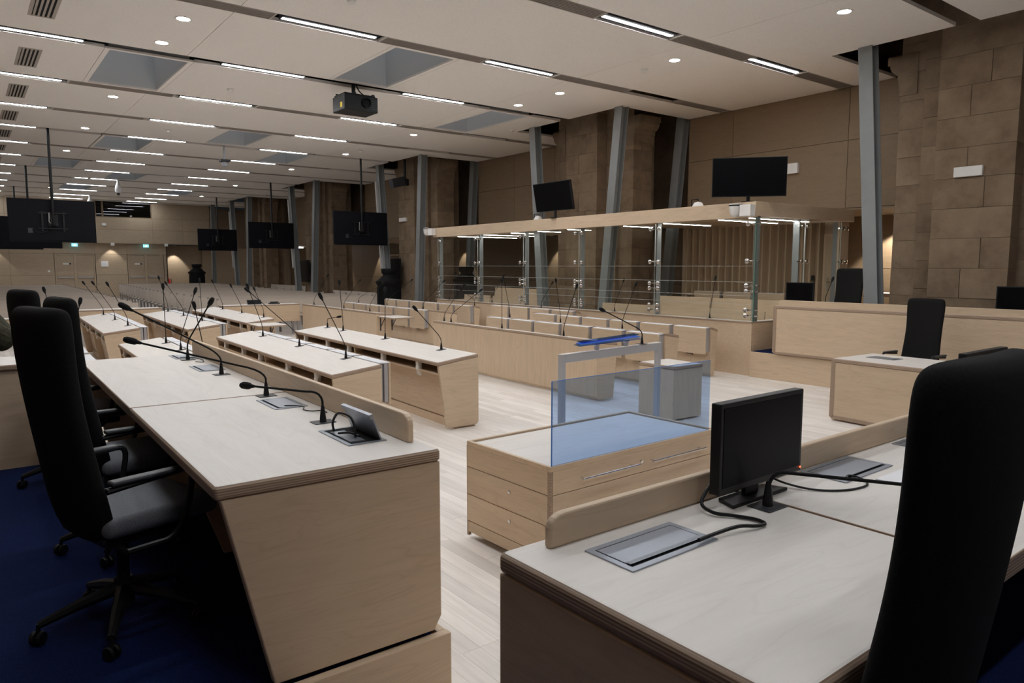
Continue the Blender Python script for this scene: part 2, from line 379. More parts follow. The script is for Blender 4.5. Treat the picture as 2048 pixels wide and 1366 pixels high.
# ---- linear luminaires, slot grilles, round downlights, smoke detectors, supply grilles
lm_h = MB().box(-0.69, 0.69, -0.085, 0.085, 0.004, 0.10).mesh('housing', 'channel')
lm_d = box(-0.675, 0.675, -0.028, 0.028, 0.0, 0.004).mesh('diffuser', 'led')
lm_dd = box(-0.675, 0.675, -0.028, 0.028, 0.0, 0.004).mesh('diffuser', 'led_dim')
def slats_mesh(L, n, name):
    b = MB()
    for i in range(n): yy = -0.1 + 0.2 * i / (n - 1); b.box(-L / 2, L / 2, yy - 0.006, yy + 0.006, 0.004, 0.022)
    return b.mesh(name, 'slat')
one_slat = {}
for k, y in enumerate(SLOTS):
    row = 'in the %s ceiling slot from the front' % ORD[k]
    lx = [(0.26, 1.64), (3.57, 4.95), (6.88, 8.26)]
    if y == 7.07: lx.append((10.12, 11.45))
    if y < -2: lx = []  # row just behind the camera is unseen; lit to brighten the near fronts
    for j, (a, b) in enumerate(lx):
        t = thing('ceiling_light', 'lit white LED bar %s, %s from the left' % (row, ORD[j]), 'light', ((a + b) / 2, y, H_C), 0, 'linear LED bars in the ceiling slots')
        link('housing', lm_h, t); link('diffuser', lm_d if y < 19 else lm_dd, t)
    if y in OPEN: continue
    gx = [(1.72, 3.48), (5.04, 6.86), (8.34, 10.12)]
    xe = xmax(y)
    if xe > 12: gx.append((11.53, 13.08))
    for j, (a, b) in enumerate(gx):
        L = b - a
        t = thing('slot_grille', 'slatted beige air grille %s, %s from the left' % (row, ORD[j]), 'grille', ((a + b) / 2, y, H_C), 0, 'air grilles in the ceiling slots')
        fr = MB().box(-L / 2, L / 2, -SW + 0.004, -SW + 0.022, 0.0, 0.04).box(-L / 2, L / 2, SW - 0.022, SW - 0.004, 0.0, 0.04)
        fr.box(-L / 2, -L / 2 + 0.03, -SW + 0.022, SW - 0.022, 0, 0.04).box(L / 2 - 0.03, L / 2, -SW + 0.022, SW - 0.022, 0, 0.04).build('frame', 'slat', t)
        if y < 16:
            q = round(L, 2)
            if q not in one_slat: one_slat[q] = box(-L / 2 + 0.03, L / 2 - 0.03, -0.006, 0.006, 0.004, 0.024).mesh('slat', 'slat')
            for i in range(6): link('slat', one_slat[q], t, (0, -0.1 + 0.04 * i, 0))
        else:
            link('slats', slats_mesh(L - 0.06, 6, 'slats'), t)
        box(-L / 2 + 0.03, L / 2 - 0.03, -SW + 0.022, SW - 0.022, 0.06, 0.065).build('backing', 'blackm', t)

def at_c(s, x, y): return 'set in the ceiling over ' + s
dl_r = MB().lathe([(0.105, 0), (0.105, -0.008), (0.085, -0.008), (0.08, 0.0)], 24).mesh('trim_ring', 'white', smooth=True)
dl_l = MB().lathe([(0.078, -0.004), (0.02, -0.006)], 24).mesh('lamp', 'spot')
dls = [(2.55, 10.5), (2.55, 11.78), (2.55, 16.02), (2.56, 20.02), (9.22, 5.06), (9.21, 7.82), (9.21, 10.58), (9.21, 11.86), (9.17, 16.05), (9.15, 20.0), (9.1, 24.2), (9.08, 30.4),
       (3.2, 35.8), (9.2, 36.0), (2.55, 5.1), (2.55, 7.8), (2.6, 24.2)]
for i, (x, y) in enumerate(sorted(dls, key=lambda p: (p[0] > 6, p[1]))):
    side = [p for p in sorted(dls, key=lambda p: p[1]) if (p[0] > 6) == (x > 6)]
    t = thing('downlight', 'round lit downlight, %s from the front in the %s line' % (ORD[side.index((x, y))], 'right-hand' if x > 6 else 'left-hand'), 'downlight', (x, y, H_C), 0, 'round downlights')
    link('trim_ring', dl_r, t); link('lamp', dl_l, t)
    ld = bpy.data.lights.new('lamp_light', 'SPOT'); ld.energy = 26 if y < 19 else 14; ld.spot_size = R(95); ld.spot_blend = 0.6; ld.shadow_soft_size = 0.05; ld.color = (1.0, 0.97, 0.93)
    lo = bpy.data.objects.new('lamp_light', ld); C.objects.link(lo); lo.parent = t; lo.location = (0, 0, -0.03)
sm = MB().lathe([(0.06, 0), (0.06, -0.02), (0.05, -0.025), (0.05, -0.04), (0.035, -0.055), (0.0, -0.056)], 16).mesh('smoke_detector', 'white', smooth=True)
for (x, y, s) in [(4.17, 14.02, 'left of the black projector'), (4.18, 19.1, 'before the left skylight coffer'), (4.05, 25.0, 'over the first public benches'), (9.22, 8.47, 'nearest the glass dock front'),
                  (10.69, 14.03, 'by the coffer at the second pier'), (9.21, 19.15, 'before the third pier'), (4.0, 31.0, 'far down the hall'), (4.02, 8.52, 'at the top edge of the view')]:
    tag(link('smoke_detector', sm, None, (x, y, H_C)), 'small white smoke detector on the ceiling ' + s, 'smoke detector', 'smoke detectors')
vf = MB()
for a in ((-0.15, 0.15, -0.6, -0.56), (-0.15, 0.15, 0.56, 0.6)): vf.box(*a, -0.006, 0)
for i in range(6): vf.box(-0.15 + i * 0.052, -0.15 + i * 0.052 + 0.026 + (0.014 if i in (0, 5) else 0) - (0.0), -0.56, 0.56, -0.006, 0)
vfm = vf.mesh('frame', 'slat')
vbm = box(-0.148, 0.148, -0.57, 0.57, -0.002, 0.0).mesh('dark_backing', 'blackm')
for i, y in enumerate([10.95, 13.88, 16.6, 19.35, 22.0, 24.65, 27.3, 29.9]):
    t = thing('supply_grille', 'small louvred supply grille on the left ceiling, %s from the front' % ORD[i], 'grille', (1.05, y, H_C - 0.001), 0, 'louvred supply grilles')
    link('frame', vfm, t); link('dark_backing', vbm, t)

# ---- walls
def panel_wall(root, axis, pos, a_cuts, z_cuts, th, m, sign=1):
    """a flat wall made of separate sheets with open joints"""
    for a0, a1 in zip(a_cuts, a_cuts[1:]):
        for z0, z1 in zip(z_cuts, z_cuts[1:]):
            g = 0.004
            if axis == 'x': b = box(min(pos, pos + th), max(pos, pos + th), a0 + g, a1 - g, z0 + g, z1 - g)
            else: b = box(a0 + g, a1 - g, min(pos, pos + th), max(pos, pos + th), z0 + g, z1 - g)
            b.build('panel', m, root)
    if axis == 'x': box(pos + th * 0.5, pos + th * 1.2, a_cuts[0], a_cuts[-1], z_cuts[0], z_cuts[-1]).build('backing', 'dark', root)
    else: box(a_cuts[0], a_cuts[-1], pos + th * 0.5, pos + th * 1.2, z_cuts[0], z_cuts[-1]).build('backing', 'dark', root)
wl = struct('wall_left'); panel_wall(wl, 'x', -3.0, [-5 + 3 * i for i in range(17)], [0, 2.5, 5.0], -0.05, 'wallply_shaded')
wf = struct('wall_front'); panel_wall(wf, 'y', -5.0, [-3 + 3 * i for i in range(7)], [0, 2.5, 5.0], -0.05, 'wallply_shaded')
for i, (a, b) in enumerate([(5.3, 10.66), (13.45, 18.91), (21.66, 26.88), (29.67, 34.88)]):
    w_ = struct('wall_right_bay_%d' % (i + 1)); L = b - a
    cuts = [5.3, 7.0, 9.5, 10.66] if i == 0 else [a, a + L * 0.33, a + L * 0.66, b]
    panel_wall(w_, 'x', XW, cuts, [2.82, 4.05, 5.0], 0.06, 'wallply_shaded')
    box(XW, 16.0, a, b, 2.78, 2.815).build('soffit', 'wallply_shaded', w_)
w0 = struct('wall_right_front'); panel_wall(w0, 'x', XW, [-5, -2.1, 2.4], [0, 2.5, 5.0], 0.06, 'wallply_shaded')
wv = tag(MB().box(13.7, 13.8, -5, 44, 2.82, 6.6).build('wall_old_arcade', 'stone'), kind='structure')
wb = struct('wall_back_upper'); panel_wall(wb, 'y', 41.62, [-3, -0.6, 1.8, 5.52], [2.93, 3.6, 4.2, 5.05], 0.06, 'backply_lit'); panel_wall(wb, 'y', 41.62, [5.52, 8.12], [2.93, 3.6, 4.2], 0.06, 'backply_lit')
panel_wall(wb, 'y', 41.62, [8.12, 9.6, 10.98], [2.93, 3.6, 4.2, 5.05], 0.06, 'backply_lit')
box(-3, 10.98, 41.62, 42.1, 2.90, 2.93).build('soffit', 'backply_lit', wb)
wbl = struct('wall_back_lower')
for cuts in ([-3, 0.1, 1.9, 3.70], [5.48, 6.92], [8.67, 8.85]): panel_wall(wbl, 'y', 42.0, cuts, [0, 1.3, 2.36, 2.9], 0.06, 'backply_lit')
for a, b in ((3.70, 5.48), (6.92, 8.67)): box(a, b, 42.0, 42.06, 2.36, 2.9).build('panel', 'backply_lit', wbl)
box(8.85, 11.0, 43.6, 43.7, 0, 2.9).build('panel', 'backply_lit', wbl); box(8.80, 8.85, 42.0, 43.6, 0, 2.9).build('panel', 'backply_lit', wbl)
box(10.98, 16.2, 43.4, 43.5, 0, 5.0).build('panel', 'backply_lit', wbl)
wa = struct('wall_aisle'); panel_wall(wa, 'x', 16.0, [10.7, 13.2, 15.7, 18.2, 20.7, 23.2, 25.7, 28.2, 30.7, 33.2, 35.7, 38.2, 40.7, 43.2], [0, 1.25, 2.8], 0.06, 'wallply_shaded')
box(13.2, 16.0, 10.72, 10.78, 0, 2.8).build('panel', 'wallply_shaded', wa)
for a, b in ((10.66, 14.22), (18.91, 22.42), (26.88, 30.52), (34.88, 43.4)): box(13.2, 16.0, a, b, 2.78, 2.815).build('soffit', 'wallply_shaded', wa)
# recess right of the dock
wr = struct('wall_recess'); panel_wall(wr, 'x', 14.9, [3.0, 5.6, 7.4, 10.6], [0.4, 1.7, 2.8], 0.06, 'wallply_shaded')
box(12.95, 14.9, 6.02, 6.07, 0.4, 2.8).build('panel', 'wallply_shaded', wr) if 0 else None
box(13.2, 14.9, 2.4, 6.2, 2.78, 2.815).build('soffit', 'wallply_shaded', wr)
box(13.2, 14.9, 3.0, 10.6, 0.35, 0.4).build('raised_floor', 'birch_y', wr)

# doors in the back wall
for n, (x0, x1) in enumerate([(3.72, 5.46), (6.94, 8.65)]):
    dr = tag(link('door_%d' % (n + 1), None, None, ((x0 + x1) / 2, 42.02, 0)), kind='structure'); hw = (x1 - x0) / 2
    MB().box(-hw, -hw + 0.05, 0, 0.12, 0, 2.35).box(hw - 0.05, hw, 0, 0.12, 0, 2.35).box(-hw + 0.05, hw - 0.05, 0, 0.12, 2.3, 2.35).build('frame', 'rib', dr)
    for s in (-1, 1):
        lf = box(min(s * 0.06, s * (hw - 0.055)), max(s * 0.06, s * (hw - 0.055)), 0.02, 0.07, 0.01, 2.29).build('leaf', 'backply_lit', dr)
        MB().box(min(s * 0.1, s * (hw - 0.1)), max(s * 0.1, s * (hw - 0.1)), -0.07, -0.02, 1.16, 1.22).box(s * 0.13 - 0.03, s * 0.13 + 0.03, -0.02, 0.02, 1.15, 1.23).box(s * (hw - 0.14) - 0.03, s * (hw - 0.14) + 0.03, -0.02, 0.02, 1.15, 1.23).build('push_bar', 'seatgrey', lf)
    box(-0.055, 0.055, -0.01, 0.06, 0.01, 2.3).build('mullion', 'rib', dr)
    MB().box(-0.53, -0.28, 0.012, 0.02, 1.82, 1.90).build('door_sign', 'white', dr)
    MB().lathe([(0.04, -0.002), (0.04, 0.002)], 12).build('sign_symbol', 'blackm', dr).matrix_local = Matrix.Translation((-0.22, 0.015, 1.86)) @ Matrix.Rotation(R(90), 4, 'X')
win = tag(link('window_1', None, None, (6.82, 41.66, 4.57)), kind='structure')
MB().box(-1.3, 1.3, -0.04, 0.04, -0.37, -0.33).box(-1.3, 1.3, -0.04, 0.04, 0.44, 0.48).box(-1.3, -1.25, -0.04, 0.04, -0.33, 0.44).box(1.25, 1.3, -0.04, 0.04, -0.33, 0.44).box(-1.0, -0.92, -0.04, 0.04, -0.33, 0.44).build('window_frame', 'wallply_shaded', win)
for a, b in ((-1.25, -1.0), (-0.92, 1.25)): box(a, b, -0.005, 0.005, -0.33, 0.44).build('pane', 'windowglass', win)
box(-1.3, 1.3, 0.9, 0.95, -0.4, 0.5).build('dark_room', 'dark', win)

# ---- stone piers
blk = {}
def block(key, x0, x1, y0, y1, h):
    if key not in blk: blk[key] = box(x0, x1, y0, y1, 0.0015, h - 0.0015).mesh('stone_block', 'stone', bevel=0.003, seg=1)
    return blk[key]
CH = 0.43
for n, yc in enumerate(PIERS):
    t = thing('stone_pier', 'weathered brown sandstone pier, ' + ['nearest, behind the prosecutors\' desk', 'behind the middle of the glass dock', 'beyond the far end of the glass dock', 'behind the second row of hanging screens', 'farthest down the hall'][n],
              'pier', (11.5, yc, 0), 0, 'old stone piers along the right wall')
    core = MB().box(0.012, 0.5, -0.508, 0.508, 0, 6.3).box(0.312, 0.7, -0.838, 0.838, 0, 6.3).box(0.412, 0.988, -1.238, 1.238, 0, 6.3).box(0.7, 1.35, -1.0, 1.0, 0, 6.3)
    core.build('core', 'stone', t)
    for c in range(14):
        z = c * CH; j = lambda: random.uniform(-0.007, 0.002)
        sp = [(-0.52, 0.52)] if c % 3 == 2 else ([(-0.52, 0.08), (0.084, 0.52)] if c % 2 else [(-0.52, -0.16), (-0.156, 0.52)])
        for a, b in sp: link('stone_block', block(('s', a, b), 0, 0.3, a + 0.002, b - 0.002, CH), t, (j(), 0, z))
        for s in (-1, 1):
            a, b = sorted((s * 0.50, s * 0.85)); link('stone_block', block(('t', s), 0.30, 0.42, a, b, CH), t, (j(), s * j() * 0.5, z + (0.12 if c else 0)))
            a, b = sorted((s * 0.80, s * 1.25))
            if c % 2: link('stone_block', block(('p', s), 0.40, 1.0, a, b, CH), t, (j(), s * j() * 0.5, z))
            else:
                link('stone_block', block(('p1', s), 0.40, 0.66, a, b, CH), t, (j(), s * j() * 0.5, z)); link('stone_block', block(('p2', s), 0.664, 1.0, a, b, CH), t, (0, s * j() * 0.5, z))
    for s in (-1, 1):
        prof = [(s * y, z) for y, z in [(1.0, 4.40), (1.262, 4.40), (1.262, 4.46), (1.275, 4.46), (1.275, 4.62), (1.30, 4.66), (1.30, 4.72), (1.34, 4.74), (1.40, 4.80), (1.42, 4.86), (1.42, 4.90), (1.46, 4.90), (1.46, 5.02), (1.0, 5.02)]]
        MB().prism(prof, 'y', 0, 1) if 0 else None
        MB().prism(prof, 'x', 0.385, 1.03).build('capital', 'stone', t)

# ---- leaning steel columns
def h_column(top, bot, label, sleeve=None, rot=0):
    t = thing('steel_column', label, 'column', bot, 0, 'leaning grey steel columns around the piers')
    d_ = Vector(top) - Vector(bot); z = d_.normalized(); L = d_.length
    xa = Vector((1, 0, 0)); ya = z.cross(xa).normalized(); xa = ya.cross(z)
    Mx = Matrix((xa, ya, z)).transposed().to_4x4()
    for nm, b in (('web', (-0.085, 0.085, -0.008, 0.008)), ('flange', (-0.10, -0.085, -0.105, 0.105)), ('flange', (0.085, 0.10, -0.105, 0.105))):
        o = box(*b, 0.02, L).build(nm, 'steel', t, bevel=0.002, seg=1); o.matrix_local = Mx
    box(-0.16, 0.16, -0.16, 0.16, 0, 0.025).build('base_plate', 'steel', t)
    if sleeve:
        o = box(-0.16, -0.10, 0.03, 0.11, sleeve[0], sleeve[1]).build('cable_sleeve', 'whitepipe', t); o.matrix_local = Mx
    return t
h_column((11.0, 5.66, 5.3), (11.0, 5.30, 0.405), 'grey steel column beside the nearest stone pier')
h_column((11.0, 13.55, 5.3), (11.0, 13.12, 0), 'grey steel column on the far side of the dock screen pole')
h_column((11.0, 10.67, 5.3), (11.0, 11.22, 0), 'grey steel column before the pier behind the dock')
h_column((13.03, 10.75, 5.3), (13.03, 11.27, 0), 'grey steel column at the edge of the plywood bay wall')
h_column((13.0, 18.95, 5.3), (13.0, 19.4, 0), 'thin grey steel column in the bay beyond the dock')
h_column((11.0, 18.72, 5.3), (11.0, 19.1, 0), 'grey steel column at the far corner of the dock')
h_column((11.0, 21.52, 5.3), (11.0, 20.95, 0), 'grey steel column with white sleeve behind the black stove', (1.7, 4.5))
h_column((11.0, 26.68, 5.3), (11.0, 27.3, 0), 'grey steel column right of the middle hanging screen')
h_column((11.0, 29.4, 5.3), (11.0, 28.75, 0), 'grey steel column with white sleeve left of the fourth pier', (1.7, 4.5))
h_column((11.0, 34.75, 5.3), (11.0, 35.3, 0), 'grey steel column right of the farthest screen')
h_column((11.0, 37.6, 5.3), (11.0, 36.9, 0), 'grey steel column with white sleeve by the farthest pier', (1.7, 4.5))
h_column((10.9, 40.6, 5.3), (10.9, 40.9, 0), 'grey steel column near the back wall corner')

# ================================================================== FURNITURE
TH = R(-2.2)                     # the desk blocks stand slightly askew to the hall axis
def outlet(parent, x, y, z, s=-1):
    o = MB().box(min(0, s * 0.008), max(0, s * 0.008), -0.022, 0.022, -0.022, 0.022).build('outlet', 'white', parent, bevel=0.004, seg=1); o.location = (x, y, z); return o
# ---- folding seat (hangs folded on a desk; local +x is outwards)
fs_p = MB().box(0.10, 0.122, 0.0, 0.66, 0.0, 0.415).mesh('folding_seat', 'birch_y', bevel=0.006, seg=2)
fs_f = MB().box(0.0, 0.045, 0.02, 0.64, 0.03, 0.40).box(0.055, 0.098, 0.01, 0.65, 0.02, 0.405).mesh('seat_frame', 'seatgrey', bevel=0.006, seg=2)
fs_c = MB().box(0.004, 0.118, 0.012, 0.648, 0.408, 0.422).mesh('seat_pad', 'seattop', bevel=0.005, seg=2)
fs_h = MB().tube([(0.03, 0.2, 0.03), (0.03, 0.2, -0.02), (0.03, 0.34, -0.02), (0.03, 0.34, -0.045)], 0.006, 6).mesh('catch', 'blackm')
def fold_seat(parent, x, y, z, flip=False):
    o = link('folding_seat', fs_p, parent, (x, y + (0.66 if flip else 0), z), math.pi if flip else 0)
    link('seat_frame', fs_f, o); link('seat_pad', fs_c, o); link('catch', fs_h, o); return o
# ---- lawyers' desk: open side at x=0, closed side at x=0.5, sloping top
DESKS = []
def lawyer_desk(label, x, y, L, seats, nbr=5, rz=TH, leaf=False):
    t = thing('lawyers_desk', label, 'desk', (x, y, 0), rz, 'plywood desks of the left-hand block')
    D = 0.5; DESKS.append((t, D, L))
    MB().prism([(-0.012, 0.698), (-0.012, 0.738), (D, 0.802), (D, 0.762)], 'y', 0, L).build('worktop', ['top_y', 'edge'], t, bevel=0.012, seg=3, topmat=True)
    for a, b in ((0.0, 0.038), (L - 0.038, L)):
        MB().prism([(0.0, 0.70), (D, 0.763), (D, 0.05), (D - 0.03, 0.02), (0.10, 0.02)], 'y', a, b).build('end_panel', ['birch_x', 'edge'], t, bevel=0.006)
    box(D - 0.03, D, 0.038, L - 0.038, 0.03, 0.758).build('back_panel', 'birch_y', t, bevel=0.002, seg=1)
    MB().prism([(0.13, 0.60), (0.15, 0.60), (0.23, 0.10), (0.21, 0.10)], 'y', 0.038, L - 0.038).build('knee_panel', 'birch_y', t)
    box(0.02, D - 0.03, 0.038, L - 0.038, 0.598, 0.616).build('shelf', 'birch_y', t)
    box(0.20, D - 0.03, 0.038, L - 0.038, 0.0, 0.09).build('plinth', 'birch_y', t)
    MB().prism([(0.02, 0.70), (0.12, 0.71), (0.22, 0.03), (0.12, 0.03)], 'y', L * 0.5 - 0.015, L * 0.5 + 0.015).build('divider', 'birch_z', t)
    for i in range(nbr):
        yy = L * (i + 0.55) / nbr
        if abs(yy - L * 0.5) < 0.1: yy += 0.14
        b = MB().prism([(0.004, 0.70), (0.06, 0.706), (0.06, 0.56), (0.045, 0.535), (0.022, 0.55)], 'y', yy - 0.03, yy + 0.03).build('cable_bracket', 'top_y', t, bevel=0.006)
        outlet(b, 0.012, yy, 0.63)
    for i in range(seats):
        fold_seat(t, D + 0.002, 0.06 + i * (L - 0.72 - 0.1) / max(1, seats - 1), 0.385)
    if leaf:
        lf = box(0.0, 0.52, -0.72, -0.012, 0.70, 0.728).build('drop_leaf', ['top_x', 'edge'], t, bevel=0.008, seg=2, topmat=True)
        for xx in (0.08, 0.42):
            MB().box(xx - 0.012, xx + 0.012, -0.012, -0.0005, 0.42, 0.70).tube([(xx, -0.01, 0.50), (xx, -0.22, 0.695)], 0.008, 6).build('leaf_bracket', 'micgrey', lf)
    return t
lawyer_desk('plywood sloping-top desk with one end facing the open parquet, nearest the witness bar', 3.94, 6.44, 4.58, 0)
lawyer_desk('plywood sloping-top desk with pale folded seats behind it, just past the raised lip', 2.70, 6.30, 4.46, 6)
lawyer_desk('plywood desk whose far end shows beyond the judges\' desk', 1.44, 6.9, 3.6, 5)
lawyer_desk('plywood desk at the rear left, behind the nearest black chairs', 1.66, 12.34, 4.3, 6)
lawyer_desk('plywood desk in the rear centre beneath three microphones, with a seat stack at its end', 2.84, 12.3, 4.6, 6)
lawyer_desk('plywood desk in the rear row with a folding end leaf', 4.02, 13.1, 4.6, 0, 5, TH, True)
lawyer_desk('plywood desk mostly hidden behind the second black chair', 0.38, 7.4, 4.0, 5)

# ---- right-hand block: rows facing the lawyers' desks
def row_desk(label, x, y, L, D, seats=0, top=0.80, y_seats=0.02, rz=R(-1.6), leaf=False, pitch=None):
    t = thing('row_desk', label, 'desk', (x, y, 0), rz, 'plywood desk rows of the right-hand block')
    DESKS.append((t, D, L))
    MB().prism([(0, top - 0.04), (0, top), (D + 0.01, top - 0.045), (D + 0.01, top - 0.085)], 'y', 0, L).build('worktop', ['top_y', 'edge'], t, bevel=0.012, seg=3, topmat=True)
    MB().prism([(0.0, 0.06), (0.0, top - 0.04), (0.03, top - 0.042), (0.03, 0.02)], 'y', 0.035, L - 0.035).build('front_panel', 'birch_z', t)
    for a, b in ((0, 0.035), (L - 0.035, L)):
        MB().prism([(0.0, top - 0.04), (D, top - 0.083), (D - 0.06, 0.02), (0.03, 0.02), (0, 0.06)], 'y', a, b).build('end_panel', ['birch_x', 'edge'], t, bevel=0.005)
    for i in range(seats):
        p = pitch or (L - 0.1) / seats
        fold_seat(t, -0.002, y_seats + i * p, top - 0.432, True)
    if leaf:
        lf = box(0.02, 0.50, -0.74, -0.012, top - 0.10, top - 0.072).build('drop_leaf', ['top_x', 'edge'], t, bevel=0.008, seg=2, topmat=True)
        for xx in (0.10, 0.36):
            MB().box(xx - 0.012, xx + 0.012, -0.012, -0.0005, top - 0.38, top - 0.1).tube([(xx, -0.01, top - 0.30), (xx, -0.22, top - 0.105)], 0.008, 6).build('leaf_bracket', 'micgrey', lf)
    return t
row_desk('long plywood desk front with plain panel behind the witness bar', 6.45, 6.65, 4.25, 0.36)
row_desk('plywood row with six folded seats behind the plain desk front', 7.95, 6.80, 4.60, 0.28, 6)
row_desk('plywood row with six folded seats directly before the near end of the glass dock', 9.33, 7.05, 4.62, 0.14, 6)
row_desk('rear plywood desk front with a folding end leaf on brackets', 6.74, 13.45, 4.35, 0.38, 0, leaf=True)
row_desk('rear plywood row of six folded seats beside the folding leaf', 8.12, 12.95, 5.4, 0.28, 6, y_seats=0.75, pitch=0.77)
row_desk('rear plywood row of folded seats running up to the black stove', 9.50, 13.9, 4.7, 0.16, 6, 0.84)
row_desk('short plywood row with four folded seats against the middle of the dock', 9.86, 10.75, 3.1, 0.10, 4, 0.86)

# ---- cross tables before the public benches
def cross_table(label, x0, x1, y):
    t = thing('cross_table', label, 'table', ((x0 + x1) / 2, y, 0)); h = (x1 - x0) / 2
    box(-h, h, 0, 0.5, 0.77, 0.80).build('worktop', ['top_x', 'edge'], t, bevel=0.008, topmat=True)
    box(-h + 0.01, h - 0.01, 0.005, 0.03, 0.36, 0.77).build('front_panel', 'birch_x', t)
    for x in (-h + 0.05, h - 0.05):
        for yy in (0.06, 0.44): box(x - 0.025, x + 0.025, yy - 0.025, yy + 0.025, 0, 0.77).build('leg', 'seatgrey', t)
cross_table('plywood table with a tablet and phone on it before the benches', 4.95, 6.84, 17.86)
cross_table('plywood table closing the rear desks beside the left benches', 1.2, 3.6, 17.9)
cross_table('plywood table at the far left before the benches', -2.6, 0.9, 15.7)

# ---- public benches
def make_bench():
    t = thing('public_bench', '', 'bench'); L = 4.4
    box(0, L, -0.40, 0.0, 0.425, 0.46).build('seat', 'bench', t, bevel=0.006, seg=1)
    MB().prism([(0.03, 0.50), (0.055, 0.50), (0.105, 0.88), (0.08, 0.88)], 'x', 0, L).build('backrest', ['edge', 'bench'], t, topmat=True)  # top edge coloured dark to stand in for shade between the rows
    for x in (0.03, L * 0.36, L * 0.66, L - 0.03):
        hi = [(0.115, 0.92), (0.085, 0.92), (0.03, 0.48)] if x < 0.1 or x > L - 0.1 else [(0.05, 0.60), (0.03, 0.50)]
        MB().prism([(-0.05, 0), (-0.01, 0)] + hi + [(0.0, 0.424), (-0.38, 0.424), (-0.38, 0.385), (-0.01, 0.385)], 'x', x - 0.025, x + 0.025).build('leg', 'benchleg', t)
    return t
proto = make_bench(); first = True
for side, x0 in (('left', -1.05), ('right', 5.15)):
    for k in range(22):
        o = proto if first else copy_tree(proto); first = False
        y = 19.1 + k * 0.955
        o.location = (x0 + (0.06 * (k - 6) if side == 'right' and k > 6 else 0.02 * k), y, 0)
        o['label'] = 'pale wooden public bench in the %s-hand block, %s row from the front' % (side, ORD[k]); o['group'] = 'public benches'
for k, (xb, y, s) in enumerate([(10.75, 25.0, 'between the third and fourth pier'), (11.9, 35.0, 'beyond the fourth pier')]):
    o = copy_tree(proto); o.location = (xb, y, 0); o.rotation_euler = (0, 0, R(-90)); o['label'] = 'pale wooden bench in the side aisle ' + s; o['group'] = 'side aisle benches'

# ---- office chair (faces local +x)
def make_chair():
    t = thing('office_chair', '', 'chair')
    prof = [(0.40, -0.145, 0.20), (0.50, -0.175, 0.222), (0.62, -0.20, 0.224), (0.78, -0.225, 0.214), (0.95, -0.252, 0.208), (1.10, -0.270, 0.214), (1.22, -0.280, 0.222), (1.30, -0.280, 0.218), (1.325, -0.276, 0.20), (1.335, -0.275, 0.17)]
    rows = []
    for i, (z, xc, hw) in enumerate(prof):
        th = 0.042 if i < len(prof) - 2 else (0.03 if i == len(prof) - 2 else 0.012)
        if i == 0: th = 0.03
        ring = []
        for k in range(24):
            a = 2 * math.pi * k / 24; ca, sa = math.cos(a), math.sin(a)
            y = hw * math.copysign(abs(sa) ** 0.45, sa); x = th * math.copysign(abs(ca) ** 0.7, ca)
            ring.append((xc + x + 0.045 * (y / 0.23) ** 2, y, z + 0.0))
        rows.append(ring)
    b = MB().grid(rows, closed=True); n = 24
    b.f.append(tuple(range(n))[::-1]); b.m.append(0); b.f.append(tuple(range((len(rows) - 1) * n, len(rows) * n))); b.m.append(0)
    bk = b.build('backrest', 'fabric', t, smooth=True); sb_ = bk.modifiers.new('sub', 'SUBSURF'); sb_.levels = 1; sb_.render_levels = 2
    MB().tube([(-0.30 + 0.02, s * 0.0, 0.0) for s in (0,)] + [(-0.28, 0, 0.01)], 0.001, 4) if 0 else None
    MB().box(-0.16, 0.31, -0.245, 0.245, 0.445, 0.525).build('seat', 'seatfab', t, bevel=0.035, seg=4, smooth=True)
    MB().box(-0.15, 0.24, -0.2, 0.2, 0.405, 0.447).build('seat_pan', 'black', t, bevel=0.01)
    for s in (-1, 1):
        y = s * 0.285
        pts = [(-0.17, y, 0.655), (0.0, y, 0.668), (0.13, y, 0.678)] + arc((0.13, y, 0.678), (0.165, y, 0.62), (0.175, y, 0.68), 4)[1:] + arc((0.165, y, 0.62), (0.05, y, 0.405), (0.135, y, 0.42), 5)[1:] + [(-0.10, y * 0.95, 0.40)]
        a_ = MB().tube(pts, 0.013, 8).build('armrest', 'black', t, smooth=True)
        MB().box(-0.16, 0.13, y - 0.025, y + 0.025, 0.672, 0.692).build('arm_pad', 'micgrey', a_, bevel=0.008)
        MB().tube([(-0.10, y * 0.95, 0.40), (-0.10, 0, 0.415)], 0.012, 6).build('arm_support', 'black', a_)
    MB().lathe([(0.05, 0.40), (0.03, 0.37), (0.025, 0.36), (0.025, 0.20), (0.035, 0.20), (0.04, 0.085)], 14).build('gas_column', 'black', t, smooth=True)
    for k in range(5):
        a = 2 * math.pi * k / 5 + 0.35; ca, sa = math.cos(a), math.sin(a)
        lg = MB().tube([(0.02 * ca, 0.02 * sa, 0.155), (0.16 * ca, 0.16 * sa, 0.125), (0.31 * ca, 0.31 * sa, 0.08)], [0.03, 0.024, 0.016], 8).build('leg', 'black', t, smooth=True)
        w_ = MB()
        for s in (-1, 1):
            w_.lathe([(0.006, s * 0.006), (0.026, s * 0.006), (0.028, s * 0.013), (0.026, s * 0.022), (0.006, s * 0.022)], 14)
        cst = w_.build('caster', 'black', lg); cst.matrix_local = Matrix.Translation((0.315 * ca, 0.315 * sa, 0.028)) @ Matrix.Rotation(a + 0.9, 4, 'Z') @ Matrix.Rotation(R(90), 4, 'X')
        MB().tube([(0.31 * ca, 0.31 * sa, 0.085), (0.315 * ca, 0.315 * sa, 0.03)], 0.009, 6).build('caster_stem', 'black', lg)
    return t
ch = make_chair(); first = True
